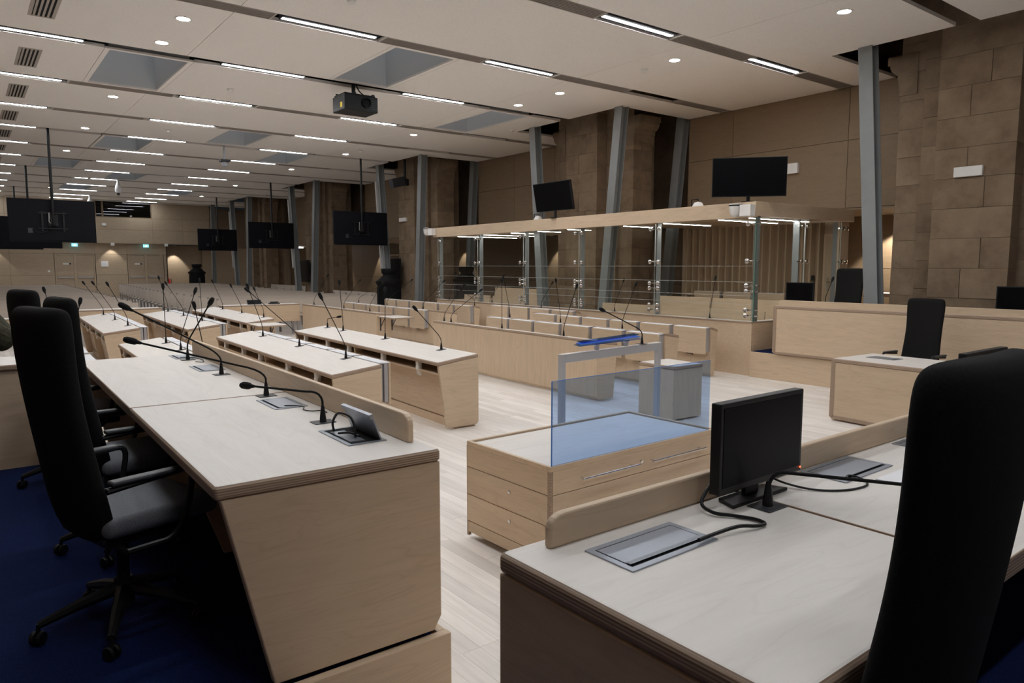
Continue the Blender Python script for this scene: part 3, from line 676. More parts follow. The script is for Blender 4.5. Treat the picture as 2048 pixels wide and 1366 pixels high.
for lab, x, y, z, a in [('black high-back chair nearest on the left, lit grey seat, on the blue carpet', 0.47, 3.34, 0.235, 16), ('black high-back chair tucked close behind the nearest left one', 0.64, 4.30, 0.235, 7),
                        ('black high-back chair farthest along the judges\' desk', 0.56, 5.84, 0.235, 15), ('huge dark high-back chair in the right foreground', 1.432, 0.75, 0.235, 91),
                        ('black leather chair behind the small clerk\'s table', 9.10, 3.92, 0.0, 178), ('black chair behind the long desk, half hidden by a steel column', 10.72, 5.72, 0.405, 180)]:
    o = ch if first else copy_tree(ch); first = False
    o.location = (x, y, z); o.rotation_euler = (0, 0, R(a)); o.scale = (1, 1.05, 1.02) if 'foreground' in lab else (1, 1, 0.985 if 'half hidden' in lab else 1.02); o['label'] = lab; o['group'] = 'black high-back swivel chairs'

# ---- socket boxes let into the desk tops
def socket_box(label, x, y, z, L, W, rz=0, opened=False, lid_gap=True):
    """L along local x, W along local y"""
    t = thing('socket_box', label, 'socket box', (x, y, z), rz, 'grey metal socket boxes in the desk tops')
    fr = MB(); e = 0.018
    fr.box(-L / 2, L / 2, -W / 2, -W / 2 + e, 0.0005, 0.004).box(-L / 2, L / 2, W / 2 - e, W / 2, 0.0005, 0.004).box(-L / 2, -L / 2 + e, -W / 2 + e, W / 2 - e, 0.0005, 0.004).box(L / 2 - e, L / 2, -W / 2 + e, W / 2 - e, 0.0005, 0.004)
    fr.build('frame', 'socket', t)
    if not opened:
        box(-L / 2 + e, L / 2 - e, -W / 2 + e, W / 2 - e, 0.0003, 0.001).build('gap', 'blackm', t)
        box(-L / 2 + e + 0.004, L / 2 - e - 0.004, -W / 2 + e + 0.022, W / 2 - e - 0.004, 0.001, 0.0045).build('lid', 'socket', t)
        MB().prism([(-W / 2 + e + 0.010, 0.006), (-W / 2 + e + 0.012, 0.0075), (-W / 2 + e + 0.026, 0.0055), (-W / 2 + e + 0.026, 0.0035)], 'x', -L / 2 + e + 0.004, L / 2 - e - 0.004).build('lid_lip', 'socket', t)
    else:
        box(-L / 2 + e, L / 2 - e, -W / 2 + e, W / 2 - e, 0.0003, 0.001).build('well', 'blackm', t)
        box(-L / 2 + e + 0.05, L / 2 - e - 0.03, -W / 2 + e + 0.01, W / 2 - e - 0.06, 0.001, 0.006).build('socket_strip', 'socket', t)
        ld = MB().box(-L / 2 + e, L / 2 - e, -0.003, 0.003, 0, W - 0.05).build('lid', 'socket', t); ld.matrix_local = Matrix.Translation((0, W / 2 - e, 0.004)) @ Matrix.Rotation(R(20), 4, 'X')
        MB().box(-L / 2 + e, L / 2 - e, -0.012, -0.003, W - 0.07, W - 0.05).build('lid_lip', 'socket', ld)
    return t

# ---- judges' desk (left foreground)
def judge_desk():
    t = thing('judges_desk', 'long pale plywood desk with raised front lip in the left foreground', 'desk', (0.62, 2.44, 0), R(-1.0))
    L, D, z = 3.98, 0.87, 1.02
    box(0, D, 0.0, L * 0.42, z - 0.05, z).build('worktop', ['top_y', 'edge'], t, bevel=0.014, seg=4, topmat=True)
    box(0, D, L * 0.42 + 0.002, L, z - 0.05, z).build('worktop', ['top_y', 'edge'], t, bevel=0.006, seg=2, topmat=True)
    MB().prism([(0.02, z - 0.051), (D - 0.001, z - 0.051), (D, 0.32), (D - 0.035, 0.262), (0.18, 0.262)], 'y', 0.004, 0.045).build('end_panel', ['birch_x', 'edge'], t, bevel=0.006)
    MB().prism([(0.02, z - 0.051), (D - 0.001, z - 0.051), (D, 0.32), (D - 0.035, 0.262), (0.18, 0.262)], 'y', L - 0.045, L - 0.004).build('end_panel', ['birch_x', 'edge'], t, bevel=0.006)
    box(D - 0.035, D - 0.001, 0.045, L - 0.045, 0.262, z - 0.051).build('front_panel', 'birch_y', t)
    for y in (1.35, 2.65): MB().prism([(0.12, z - 0.052), (D - 0.04, z - 0.052), (D - 0.04, 0.262), (0.36, 0.262)], 'y', y, y + 0.03).build('divider', 'birch_x', t)
    # raised lip with rounded ends
    lip = [(0.0, 0), (0.0, 0.075)] + [(0.055 - 0.055 * math.cos(a), 0.075 + 0.045 * math.sin(a)) for a in (0.4, 0.8, 1.2, 1.57)]
    Lp = L - 0.20
    poly = lip + [(Lp - y, zz) for y, zz in reversed(lip)]
    o = MB().prism(poly, 'x', 0, 0.028).build('lip', ['birch_y'], t, bevel=0.006); o.location = (D - 0.062, 0.16, z)
    return t
judge_desk()
def side_desk():
    t = thing('side_desk', 'plywood return desk panel at the left edge behind the chairs', 'desk', (-2.6, 6.46, 0))
    box(0, 3.22, 0.0, 0.6, 0.98, 1.02).build('worktop', ['top_x', 'edge'], t, bevel=0.008, topmat=True)
    box(0, 3.22, 0.02, 0.05, 0.235, 0.98).build('front_panel', 'birch_x', t)
    box(0, 0.04, 0.05, 0.6, 0.0, 0.98).build('end_panel', 'birch_y', t); box(3.18, 3.22, 0.05, 0.6, 0.0, 0.98).build('end_panel', 'birch_y', t)
side_desk()

# ---- right foreground desk
def right_desk():
    t = thing('bench_desk', 'pale plywood desk with plywood-layer edge and monitor in the right foreground', 'desk', (1.06, 0.615, 0), R(0.5))
    L, D, z = 3.6, 0.825, 1.02
    box(0, 0.92, 0.0, D, z - 0.055, z).build('worktop', ['top_x', 'edge'], t, bevel=0.016, seg=4, topmat=True)
    box(0.9215, L, 0.0, D, z - 0.055, z).build('worktop', ['top_x', 'edge'], t, bevel=0.004, seg=2, topmat=True)
    MB().prism([(0.02, z - 0.056), (D - 0.001, z - 0.056), (D, 0.32), (D - 0.03, 0.262), (0.3, 0.262)], 'x', 0.004, 0.045).build('end_panel', ['birch_y', 'edge'], t, bevel=0.006)
    MB().prism([(0.02, z - 0.056), (D - 0.001, z - 0.056), (D, 0.32), (D - 0.03, 0.262), (0.3, 0.262)], 'x', L - 0.045, L - 0.004).build('end_panel', ['birch_y', 'edge'], t, bevel=0.006)
    box(0.045, L - 0.045, D - 0.035, D - 0.001, 0.262, z - 0.056).build('front_panel', 'birch_x', t)
    lip = [(0.0, 0), (0.0, 0.055)] + [(0.055 - 0.055 * math.cos(a), 0.055 + 0.035 * math.sin(a)) for a in (0.4, 0.8, 1.2, 1.57)]
    Lp = L - 0.2
    o = MB().prism(lip + [(Lp - y, zz) for y, zz in reversed(lip)], 'y', 0, 0.026).build('lip', 'birch_x', t, bevel=0.006); o.location = (0.115, D - 0.075, z)
right_desk()

# ---- evidence cabinet with plexiglass screen
def cabinet():
    t = thing('evidence_cabinet', 'low plywood drawer cabinet with a recessed top in the middle of the parquet', 'cabinet', (2.53, 2.965, 0), R(1.6))
    L, D, h = 1.53, 0.80, 0.64
    box(0.010, L - 0.012, 0.010, D - 0.012, 0.045, h - 0.03).build('body', 'edge', t)  # birch body coloured darker, painting the shade in the drawer gaps
    rim = MB().box(0, L, 0, 0.022, h - 0.03, h).box(0, L, D - 0.022, D, h - 0.03, h).box(0, 0.022, 0.022, D - 0.022, h - 0.03, h).box(L - 0.022, L, 0.022, D - 0.022, h - 0.03, h)
    rim.build('rim', ['birch_x'], t, bevel=0.002, seg=1)
    box(0.03, L - 0.03, 0.03, D - 0.03, h - 0.03, h - 0.012).build('tray', 'top_x', t)
    for i, (a, b) in enumerate([(0.475, 0.61), (0.296, 0.470), (0.119, 0.291), (0.045, 0.114)]):
        dw = box(0, 0.014, 0.024, D - 0.002, a, b).build('drawer', 'birch_y', t, bevel=0.0015, seg=1)
        if i in (1, 2):
            k = MB().lathe([(0.011, 0), (0.011, 0.006), (0.004, 0.007)], 12).build('lock', 'chrome', dw); k.matrix_local = Matrix.Translation((0, 0.36, b - 0.06)) @ Matrix.Rotation(R(-90), 4, 'Y')
    box(0, 0.02, D - 0.018, D, 0.02, h - 0.03).build('corner_post', 'edge', t); box(0, 0.016, 0, 0.022, 0.02, h - 0.03).build('corner_post', 'edge', t)
    box(0.02, L - 0.002, 0, 0.014, 0.475, 0.61).build('drawer', 'birch_x', t, bevel=0.0015, seg=1)
    f = box(0.02, L - 0.002, 0, 0.014, 0.045, 0.471).build('front_panel', 'birch_x', t, bevel=0.0015, seg=1)
    for a, b in ((0.22, 0.71), (0.83, 1.38)):
        MB().tube([(a, -0.035, 0.54), (b, -0.035, 0.54)], 0.0055, 8).tube([(a + 0.02, -0.035, 0.54), (a + 0.02, 0.0, 0.54)], 0.005, 8).tube([(b - 0.05, -0.035, 0.54), (b - 0.05, 0.0, 0.54)], 0.005, 8).build('handle', 'chrome', t, smooth=True)
    k = MB().lathe([(0.012, 0), (0.012, 0.006), (0.004, 0.007)], 12).build('lock', 'chrome', t); k.matrix_local = Matrix.Translation((0.76, 0, 0.545)) @ Matrix.Rotation(R(90), 4, 'X')
    for x in (0.10, L - 0.10):
        for y in (0.10, D - 0.10): MB().lathe([(0.03, 0), (0.03, 0.045)], 12).build('foot', 'black', t).location = (x, y, 0)
    s = thing('plexiglass_screen', 'upright pale blue plexiglass sheet standing on the drawer cabinet', 'screen', (2.545, 2.972, 0.6405), R(1.6))
    sh = box(0.004, 1.44, 0, 0.006, 0, 0.478).build('sheet', 'plexi', s)
    box(0, 0.004, -0.0005, 0.0065, 0, 0.478).build('edge_strip', 'bluewall', s); box(0.004, 1.44, -0.0005, 0.0065, 0.478, 0.480).build('edge_strip', 'bluewall', s)
cabinet()

# ---- witness bar
def witness_bar():
    t = thing('witness_bar', 'grey metal rail with two legs standing behind the plexiglass', 'rail', (4.26, 4.84, 0), R(6.8))
    L = 1.56
    for x in (0.0, L - 0.055): box(x, x + 0.055, 0, 0.05, 0.012, 0.95).build('leg', 'alu', t, bevel=0.004); box(x - 0.02, x + 0.075, -0.10, 0.15, 0, 0.012).build('foot_plate', 'alu', t)
    box(0.055, L - 0.055, 0, 0.05, 0.875, 0.95).build('cross_rail', 'alu', t, bevel=0.004)
    box(0.0, L, 0.0, 0.05, 0.9505, 0.958).build('rail_cap', 'top_x', t, bevel=0.002, seg=1)
    for x in (0.52, 0.98): MB().prism([(-0.05, 0.03), (0.05, 0.03), (0.018, 0.0), (0.018, -0.03), (-0.018, -0.03), (-0.018, 0.0)], 'y', 0, 0.03).build('rest_bracket', 'alu', t).location = (x, 0.01, 0.99)
    s = thing('plexiglass_rest', 'stack of small bright blue plexiglass sheets on the witness rail', 'plexiglass', (4.26, 4.84, 1.022), R(6.8))
    for i in range(3):
        o = box(0.20 + 0.02 * i, 1.17 - 0.03 * i, -0.035, 0.035, 0.012 * i, 0.012 * i + 0.005).build('blue_sheet', 'bluewall' if i == 1 else 'plexiblue', s); o.rotation_euler = (R(8), R(-0.6 * i), 0)
witness_bar()
t = thing('side_box', 'small rounded plywood box table right of the witness rail', 'side table', (6.28, 5.24, 0), R(-2))
box(0, 0.50, 0, 0.56, 0.59, 0.63).build('top', ['top_x', 'edge'], t, bevel=0.016, seg=3, topmat=True)
MB().box(0.01, 0.49, 0.01, 0.55, 0.02, 0.589).build('body', 'birch_z', t, bevel=0.004)

# ---- clerk's small table and prosecutors' long desk
t = thing('clerk_table', 'plywood table with a grey socket flap, in front of the raised platform', 'table', (7.72, 2.5, 0), R(-3))
box(0, 0.85, 0, 1.75, 0.665, 0.71).build('worktop', ['top_y', 'edge'], t, bevel=0.012, seg=3, topmat=True)
box(0.002, 0.045, 0.045, 1.705, 0.05, 0.664).build('front_panel', ['birch_y', 'edge'], t)
MB().prism([(0, 0.664), (0.85, 0.664), (0.80, 0.02), (0.03, 0.02), (0, 0.05)], 'y', 1.705, 1.748).build('end_panel', ['birch_x', 'edge'], t, bevel=0.004)
MB().prism([(0, 0.664), (0.85, 0.664), (0.80, 0.02), (0.03, 0.02), (0, 0.05)], 'y', 0.002, 0.045).build('end_panel', ['birch_x', 'edge'], t, bevel=0.004)
MB().box(-0.001, 0.018, 1.700, 1.7495, 0.04, 0.70).box(-0.001, 0.0, 0.03, 1.72, 0.02, 0.06).build('edge_trim', 'edge', t)
socket_box('grey socket flap on the clerk\'s table', 8.28, 3.88, 0.711, 0.20, 0.32, R(-3))
t = thing('prosecutors_desk', 'long plywood desk with upright lip on the raised platform', 'desk', (9.86, 1.2, 0.405))
box(0, 0.75, 0, 5.12, 0.70, 0.745).build('worktop', ['top_y', 'edge'], t, bevel=0.012, seg=3, topmat=True)
box(0.004, 0.04, 0.045, 5.075, 0.04, 0.70).build('front_panel', 'birch_y', t)
for a, b in ((0.002, 0.045), (5.075, 5.118)): MB().prism([(0, 0.70), (0.75, 0.70), (0.66, 0.01), (0.03, 0.01), (0, 0.04)], 'y', a, b).build('end_panel', ['birch_x', 'edge'], t, bevel=0.004)
MB().box(-0.002, 0.004, 5.07, 5.12, 0.03, 0.72).box(-0.002, 0.004, 0.04, 5.07, 0.005, 0.04).build('edge_trim', 'edge', t)
lip = [(0.0, 0), (0.0, 0.06), (0.03, 0.085), (0.06, 0.09)]
o = MB().prism(lip + [(5.0 - y, zz) for y, zz in reversed(lip)], 'x', 0, 0.026).build('lip', 'birch_y', t, bevel=0.005); o.location = (0.03, 0.06, 0.745)

# ---- screens
def desk_monitor(label, x, y, z, rz, back=False, W=0.45, Hh=0.275):
    """screen faces local -y"""
    t = thing('desk_monitor', label, 'monitor', (x, y, z), rz)
    fr = MB().box(-W / 2, W / 2, 0, 0.035, 0.055, 0.055 + Hh).build('casing', 'black', t, bevel=0.004)
    box(-W / 2 + 0.016, W / 2 - 0.016, -0.0015, 0.0005, 0.075, 0.04 + Hh).build('screen', 'screen', t)
    box(-W * 0.28, W * 0.28, 0.035, 0.052, 0.10, 0.02 + Hh).build('back_hump', 'black', t, bevel=0.008)
    box(-0.035, 0.035, 0.0352, 0.050, 0.012, 0.10).build('stand_neck', 'black', t)
    MB().prism([(-0.15, 0.0), (0.15, 0.0), (0.12, 0.075), (-0.12, 0.075)], 'z', 0, 0.012).build('stand_base', 'black', t, bevel=0.003)
    if back: box(-0.035, 0.035, 0.052, 0.054, 0.20, 0.26).build('sticker', 'white', t)
    else: MB().box(W / 2 - 0.010, W / 2 - 0.005, -0.0022, -0.0005, 0.066, 0.071).build('standby_light', 'redled', t)
    return t
desk_monitor('black monitor with red standby light on the right foreground desk', 1.955, 1.27, 1.0205, R(1))
desk_monitor('black monitor with small white sticker at the near end of the long desk', 10.22, 6.12, 1.1505, R(90 + 180), True, 0.46, 0.30)
desk_monitor('black monitor with white sticker at the right edge of the view', 10.22, 3.24, 1.1505, R(270), True, 0.46, 0.30)
desk_monitor('black monitor edge behind the foreground chair', 3.74, 1.285, 1.0205, R(0), False, 0.48, 0.29)

def hanging_tv(label, x, y, zc):
    t = thing('hanging_screen', label, 'screen', (x, y, H_C), 0, 'large screens hung from the ceiling')
    W, Hh = 1.80, 1.02; z = zc - H_C
    MB().box(-W / 2, W / 2, -0.02, 0.04, z - Hh / 2, z + Hh / 2).build('casing', 'tvback', t, bevel=0.006)
    box(-W / 2 + 0.012, W / 2 - 0.012, 0.04, 0.042, z - Hh / 2 + 0.015, z + Hh / 2 - 0.012).build('display', 'screen', t)
    MB().box(-W / 2 + 0.12, W / 2 - 0.12, -0.032, -0.02, z - 0.46, z - 0.41).build('lower_ridge', 'tvback', t)
    m = MB().box(-0.30, 0.30, -0.045, -0.02, z + 0.17, z + 0.20).box(-0.30, 0.30, -0.045, -0.02, z - 0.20, z - 0.17).box(-0.24, -0.20, -0.05, -0.02, z - 0.25, z + 0.22).box(0.20, 0.24, -0.05, -0.02, z - 0.25, z + 0.22).build('mount', 'black', t)
    MB().box(-0.10, 0.10, -0.06, -0.045, z - 0.12, z + 0.15).build('mount_plate', 'black', m)
    MB().tube([(0, -0.085, z - 0.10), (0, -0.085, 1.62)], 0.032, 12).build('pole', 'black', t, smooth=True)
    MB().box(-0.05, 0.05, -0.10, -0.045, z - 0.08, z + 0.08).build('clamp', 'black', t)
    MB().box(-0.52, -0.42, -0.024, -0.02, z - 0.30, z - 0.18).build('port_panel', 'micgrey', t)
    c_ = [(-0.08, -0.07, z + 0.19), (-0.085, -0.08, z + 0.05), (-0.09, -0.07, z - 0.02), (-0.06, -0.06, z - 0.06)]
    MB().tube(c_, 0.006, 6).build('white_cable', 'white', t)
    MB().tube([(-0.44, -0.03, z - 0.22), (-0.30, -0.05, z - 0.30), (-0.15, -0.05, z - 0.26), (-0.06, -0.06, z - 0.12)], 0.008, 6).build('cable', 'black', t)
hanging_tv('large black screen hung at the far left, nearest of the left three', 1.86, 20.76, 2.835)
hanging_tv('large black screen at left, peeking below the nearest left screen', 1.9, 28.75, 2.85)
hanging_tv('large black screen at left, farthest and lowest in view', 1.95, 36.35, 2.95)
hanging_tv('large black screen hung on the right side before the third pier', 9.95, 20.76, 2.91)
hanging_tv('large black screen hung on the right, middle of three', 9.92, 28.75, 2.96)
hanging_tv('large black screen hung on the right, farthest of three', 9.93, 36.35, 3.0)

def dock_tv(label, x, y, z, W, Hh, ry=0, rz=0):
    t = thing('dock_screen', label, 'screen', (x, y, 2.763), rz); zz = z - 2.763
    c = MB().box(-0.025, 0.03, -W / 2, W / 2, -Hh / 2, Hh / 2).build('casing', 'black', t, bevel=0.004); c.location = (0, 0, zz); c.rotation_euler = (0, R(ry), 0)
    s = box(-0.027, -0.0255, -W / 2 + 0.012, W / 2 - 0.012, -Hh / 2 + 0.014, Hh / 2 - 0.012).build('display', 'screen', c)
    MB().tube([(0.06, 0, 0), (0.06, 0, zz)], 0.03, 10).build('pole', 'black', t, smooth=True); MB().lathe([(0.11, 0), (0.11, 0.012)], 16).build('foot_plate', 'black', t).location = (0.06, 0, 0)
dock_tv('black screen tilted on the dock roof above the far half', 10.02, 11.70, 3.21, 1.18, 0.60, -11)
dock_tv('black screen standing on the dock roof near its corner', 10.0, 6.93, 3.15, 1.13, 0.61, -1, R(41))

# ================================================================== GLASS DOCK
DX = lambda y: 9.96 + 0.022 * (y - 6.76)
PY = [6.80, 8.88, 10.96, 12.85, 14.72, 16.66]
def dock():
    t = thing('glass_dock', 'glass-walled defendants\' dock with plywood base and beam', 'dock', (9.96, 6.76, 0), math.atan(-0.022))
    L = 10.0
    for a, b in zip(PY, PY[1:]):
        box(0, 0.05, a - 6.76 + 0.002 - (0.04 if a == 6.80 else 0), b - 6.76 - 0.002, 0.0, 0.845).build('base_panel', 'birch_x', t)
    box(-0.01, 0.16, 0.0, L, 0.846, 0.87).build('ledge', ['top_y', 'edge'], t, bevel=0.005, topmat=True)
    box(0.05, 2.9, 0.0, 0.05, 0.0, 0.845).build('end_panel', 'birch_x', t); box(0.16, 2.9, -0.005, 0.16, 0.846, 0.87).build('ledge', ['top_x', 'edge'], t, bevel=0.005, topmat=True)
    box(0.05, 2.9, L - 0.05, L, 0.0, 0.845).build('end_panel', 'birch_x', t)
    MB().box(0.05, 0.9, 0.05, 4.1, 0.0, 0.05).box(0.05, 0.70, 4.1, 7.2, 0.0, 0.05).box(0.05, 0.9, 7.2, L - 0.05, 0.0, 0.05).box(0.9, 2.9, 0.05, 4.1, 0.0, 0.22).box(0.9, 2.9, 7.2, L - 0.05, 0.0, 0.22).build('dock_floor', 'birch_y', t)
    # beam and roof
    box(-0.03, 0.03, -0.02, L + 0.05, 2.52, 2.76).build('beam', 'birch_y', t, bevel=0.003)
    box(0.03, 2.88, -0.02, 0.04, 2.54, 2.76).build('side_beam', 'birch_x', t, bevel=0.003); box(0.03, 2.88, L - 0.01, L + 0.05, 2.54, 2.76).build('side_beam', 'birch_x', t)
    box(0.03, 2.88, 0.04, 4.1, 2.60, 2.63).build('roof', 'birch_y', t); box(0.03, 0.74, 4.1, 7.2, 2.60, 2.63).build('roof', 'birch_y', t); box(0.03, 2.88, 7.2, L - 0.01, 2.60, 2.63).build('roof', 'birch_y', t)
    for y, x0, x1 in ((0.16, 0.06, 1.72), (0.75, 0.05, 1.7), (1.95, 0.05, 1.35), (3.0, 0.1, 0.9), (4.6, 0.06, 0.72), (5.6, 0.06, 0.72), (6.6, 0.06, 0.72), (7.8, 0.1, 2.0), (9.0, 0.1, 2.0)):
        b_ = box(x0, x1, y - 0.03, y + 0.03, 2.512, 2.535).build('light_bar', 'white', t); box(x0 + 0.01, x1 - 0.01, y - 0.012, y + 0.012, 2.506, 2.512).build('diffuser', 'dockled', b_)
    # posts, panes, fittings
    disc = MB().lathe([(0.0, 0.0), (0.04, 0.0), (0.04, 0.014), (0.03, 0.020), (0.0, 0.022)], 14).mesh('glass_fitting', 'chrome', smooth=True)
    arm = MB().tube([(0, -0.11, 0), (0, 0.11, 0)], 0.014, 6).tube([(0, 0, 0), (0.08, 0, 0)], 0.014, 6).mesh('fitting_arm', 'chrome')
    for i, y in enumerate(PY):
        ly = y - 6.76
        pw = MB().box(0.10, 0.20, ly - 0.012 + 0.02, ly + 0.012 + 0.02, 0.87, 2.56).build('post', 'steel', t)
        for z in (2.42, 1.83, 1.44, 1.35, 1.05, 0.96):
            a_ = link('fitting_arm', arm, t, (0.045, ly, z))
            for s in (-1, 1):
                if i == 0 and s < 0: continue
                if i == len(PY) - 1 and s > 0: continue
                d_ = link('fitting_disc', disc, a_, (-0.028, s * 0.10, 0)); d_.rotation_euler = (0, R(-90), 0)
    for a, b in zip(PY, PY[1:]):
        for z0, z1 in ((0.872, 1.135), (1.14, 1.275), (1.28, 1.495), (1.755, 2.51)):
            box(0.028, 0.040, a - 6.76 + 0.006, b - 6.76 - 0.006, z0, z1).build('glass_pane', ['glass', 'paneedge'], t, edges=True)
        box(0.024, 0.0275, a - 6.76 + 0.006, b - 6.76 - 0.006, 1.50, 1.75).build('glass_pane', ['glass', 'paneedge'], t, edges=True)
        for z in (1.1375, 1.2775, 1.4975, 1.7525): box(0.024, 0.042, a - 6.76 + 0.006, b - 6.76 - 0.006, z - 0.0022, z + 0.0022).build('pane_joint', 'paneedge', t)
    for x0, x1 in ((0.05, 1.42), (1.44, 2.55)):
        box(x0, x1, 0.028, 0.040, 0.872, 2.53).build('glass_pane', ['glass', 'paneedge'], t, edges=True)
    box(0.024, 0.05, 0.0, 0.022, 0.872, 2.52).build('glass_edge', 'glassedge', t)
    for x in (1.38, 2.62):
        MB().box(x - 0.012, x + 0.012, 0.10, 0.22, 0.87, 2.54).build('post', 'steel', t)
        for z in (2.42, 1.83):
            a_ = link('fitting_arm', arm, t, (x, 0.05, z), R(90))
            for s in (-1, 1): d_ = link('fitting_disc', disc, a_, (-0.05, s * 0.07, 0)); d_.rotation_euler = (0, R(-90), 0)
    box(2.56, 2.86, 0.06, 0.10, 0.4, 2.54).build('side_board', 'birch_z', t)
    return t
dock()
# ribbed timber wall at the back of the dock
rw = struct('wall_dock_ribbed')
rib = MB().prism([(0.0, 0.0), (-0.11, 0.03), (-0.115, 0.055), (0.0, 0.165)], 'z', 0.4, 2.56).mesh('rib_board', 'rib')
y = 7.62
while y < 10.5:
    link('rib_board', rib, rw, (12.93, y, 0)); y += 0.172
box(12.93, 12.99, 6.85, 10.62, 0.4, 2.75).build('backing_board', 'rib', rw)
box(12.80, 12.93, 7.62, 10.5, 1.12, 1.16).build('rail', 'rib', rw)
for yy in (7.28, 7.45): link('rib_board', rib, rw, (12.93, yy, 0))
drr = tag(link('door_3', None, None, (12.90, 6.9, 0.4)), kind='structure')
MB().box(0, 0.03, 0.0, 0.035, 0, 1.95).box(0, 0.03, 0.335, 0.37, 0, 1.95).box(0, 0.03, 0.035, 0.335, 1.90, 1.95).build('frame', 'birch_z', drr)
box(0.0, 0.025, 0.037, 0.333, 0.0, 1.898).build('leaf', 'rib', drr)
hp = box(-0.006, 0.0, 0.245, 0.285, 0.90, 1.14).build('handle_plate', 'chrome', drr, bevel=0.002); MB().tube([(-0.005, 0.265, 1.06), (-0.045, 0.265, 1.06), (-0.045, 0.17, 1.06)], 0.008, 8).build('lever', 'chrome', hp)
box(12.84, 12.852, 7.40, 7.46, 1.48, 1.58).build('wall_phone', 'black')
tag(bpy.data.objects['wall_phone'], 'small black box on the ribbed dock wall beside the door', 'wall box')
# benches inside the dock
def dock_bench(label, x, y, L, z=0.22, rz=0):
    t = thing('dock_bench', label, 'bench', (x, y, z), rz, 'plywood benches inside the dock')
    box(-0.40, 0.0, 0, L, 0.41, 0.445).build('seat', 'birch_y', t, bevel=0.005)
    MB().prism([(0.02, 0.46), (0.045, 0.46), (0.095, 0.93), (0.07, 0.93)], 'y', 0, L).build('backrest', 'birch_y', t)
    for yy in (0.06, L - 0.11): MB().prism([(-0.36, 0), (-0.31, 0), (-0.31, 0.37), (0.0, 0.37), (0.0, 0), (0.05, 0), (0.05, 0.41), (-0.36, 0.41)], 'y', yy, yy + 0.05).build('leg', 'seatgrey', t)
for lab, x, y, L, z in [('plywood bench in the dock\'s near corner', 11.25, 6.95, 1.6, 0.221), ('plywood bench in the dock standing before the ribbed wall', 11.3, 8.65, 1.3, 0.221), ('low plywood bench in the dock behind the nearest glass', 10.75, 7.1, 1.7, 0.051),
                        ('low plywood bench in the dock behind the second glass panel', 10.75, 9.4, 1.6, 0.051), ('raised plywood bench in the far half of the dock', 12.0, 14.4, 2.2, 0.221), ('low plywood bench in the far half of the dock', 10.93, 14.05, 1.2, 0.051),
                        ('plywood bench at the far end of the dock', 10.95, 15.4, 1.2, 0.051)]: dock_bench(lab, x, y, L, z)
tt = thing('seat_row', 'grey folded seats along the ribbed wall of the dock', 'seats', (12.78, 7.9, 0.8))
for i in range(3): fold_seat(tt, 0, i * 0.75, 0.0, True)
# counter in the recess right of the dock
t = thing('wall_counter', 'pale counter shelf on the plywood wall behind the steel column', 'counter', (14.1, 6.1, 0.4))
box(0, 0.7, 0, 1.0, 0.76, 0.83).build('top', ['top_y', 'edge'], t, topmat=True); box(0.1, 0.14, 0.1, 0.14, 0, 0.76).build('leg', 'alu', t); box(0.1, 0.14, 0.86, 0.90, 0, 0.76).build('leg', 'alu', t)

# ================================================================== MICROPHONES
head_m = MB().lathe([(0.0, 0.0), (0.008, 0.0), (0.011, 0.02), (0.017, 0.03), (0.019, 0.05), (0.018, 0.075), (0.012, 0.09), (0.0, 0.094)], 12).mesh('microphone_head', 'blackm', smooth=True)
bpy.context.view_layer.update()
DG = bpy.context.evaluated_depsgraph_get()
plate_m = box(-0.05, 0.05, -0.04, 0.04, 0.0004, 0.004).mesh('base_plate', 'micgrey', bevel=0.001, seg=1)
def mic(label, base, head, group, r=0.0055, bend=None, stem=0.10):
    b0 = Vector(base); base = b0.copy(); nrm = Vector((0, 0, 1))
    for dk, D, L in DESKS:                       # keep the plate clear of the desk edges
        p = dk.matrix_world.inverted() @ base
        if -0.1 < p.x < D + 0.2 and 0 < p.y < L:
            m_ = min(0.064, D / 2); p.x = min(max(p.x, m_), D - m_); base = dk.matrix_world @ p; base.z = b0.z; break
    hit, loc, nn, _, _, _ = sc.ray_cast(DG, base + Vector((0, 0, 0.1)), Vector((0, 0, -1)), distance=0.2)
    if hit and nn.z > 0.8: base.z = loc.z + (0.006 if nn.z < 0.97 else 0); nrm = nn
    t = thing('gooseneck_microphone', label, 'microphone', base, 0, group)
    pl = link('base_plate', plate_m, t); pl.rotation_mode = 'QUATERNION'; pl.rotation_quaternion = Vector((0, 0, 1)).rotation_difference(nrm)
    b = Vector((0, 0, 0)); h = Vector(head) - Vector(base)
    s = Vector((0, 0, stem)); k = s + Vector((h.x * 0.02, h.y * 0.02, 0.05)); e = s + (h - s) * 0.22 + Vector((0, 0, 0.03)) if bend is None else Vector(bend)
    pts = [b + Vector((0, 0, 0.008)), s] + arc(s, e, k, 5)[1:] + [e + (h - e) * 0.5, h]
    MB().tube(pts, r, 7).build('neck', 'blackm', t, smooth=True)
    MB().lathe([(0.016, 0.004), (0.015, 0.02), (0.008, 0.075), (0.006, 0.08)], 12).build('stem_cone', 'black', t, smooth=True)
    o = link('microphone_head', head_m, t); d_ = (h - e).normalized(); o.location = h - d_ * 0.01
    o.rotation_mode = 'QUATERNION'; o.rotation_quaternion = Vector((0, 0, 1)).rotation_difference(d_)
    return t
G1, G2, G3 = 'microphones on the judges\' desk', 'microphones on the left-hand desks', 'microphones on the right-hand rows'
mic('gooseneck microphone beside the open socket box, bent low', (1.31, 3.18, 1.021), (1.12, 3.60, 1.155), G1)
mic('gooseneck microphone second from the near end of the judges\' desk, bent far left', (1.33, 4.03, 1.021), (0.75, 4.33, 1.335), G1)
mic('gooseneck microphone third from the near end of the judges\' desk, pointing up left', (1.36, 5.02, 1.021), (0.84, 5.05, 1.475), G1)
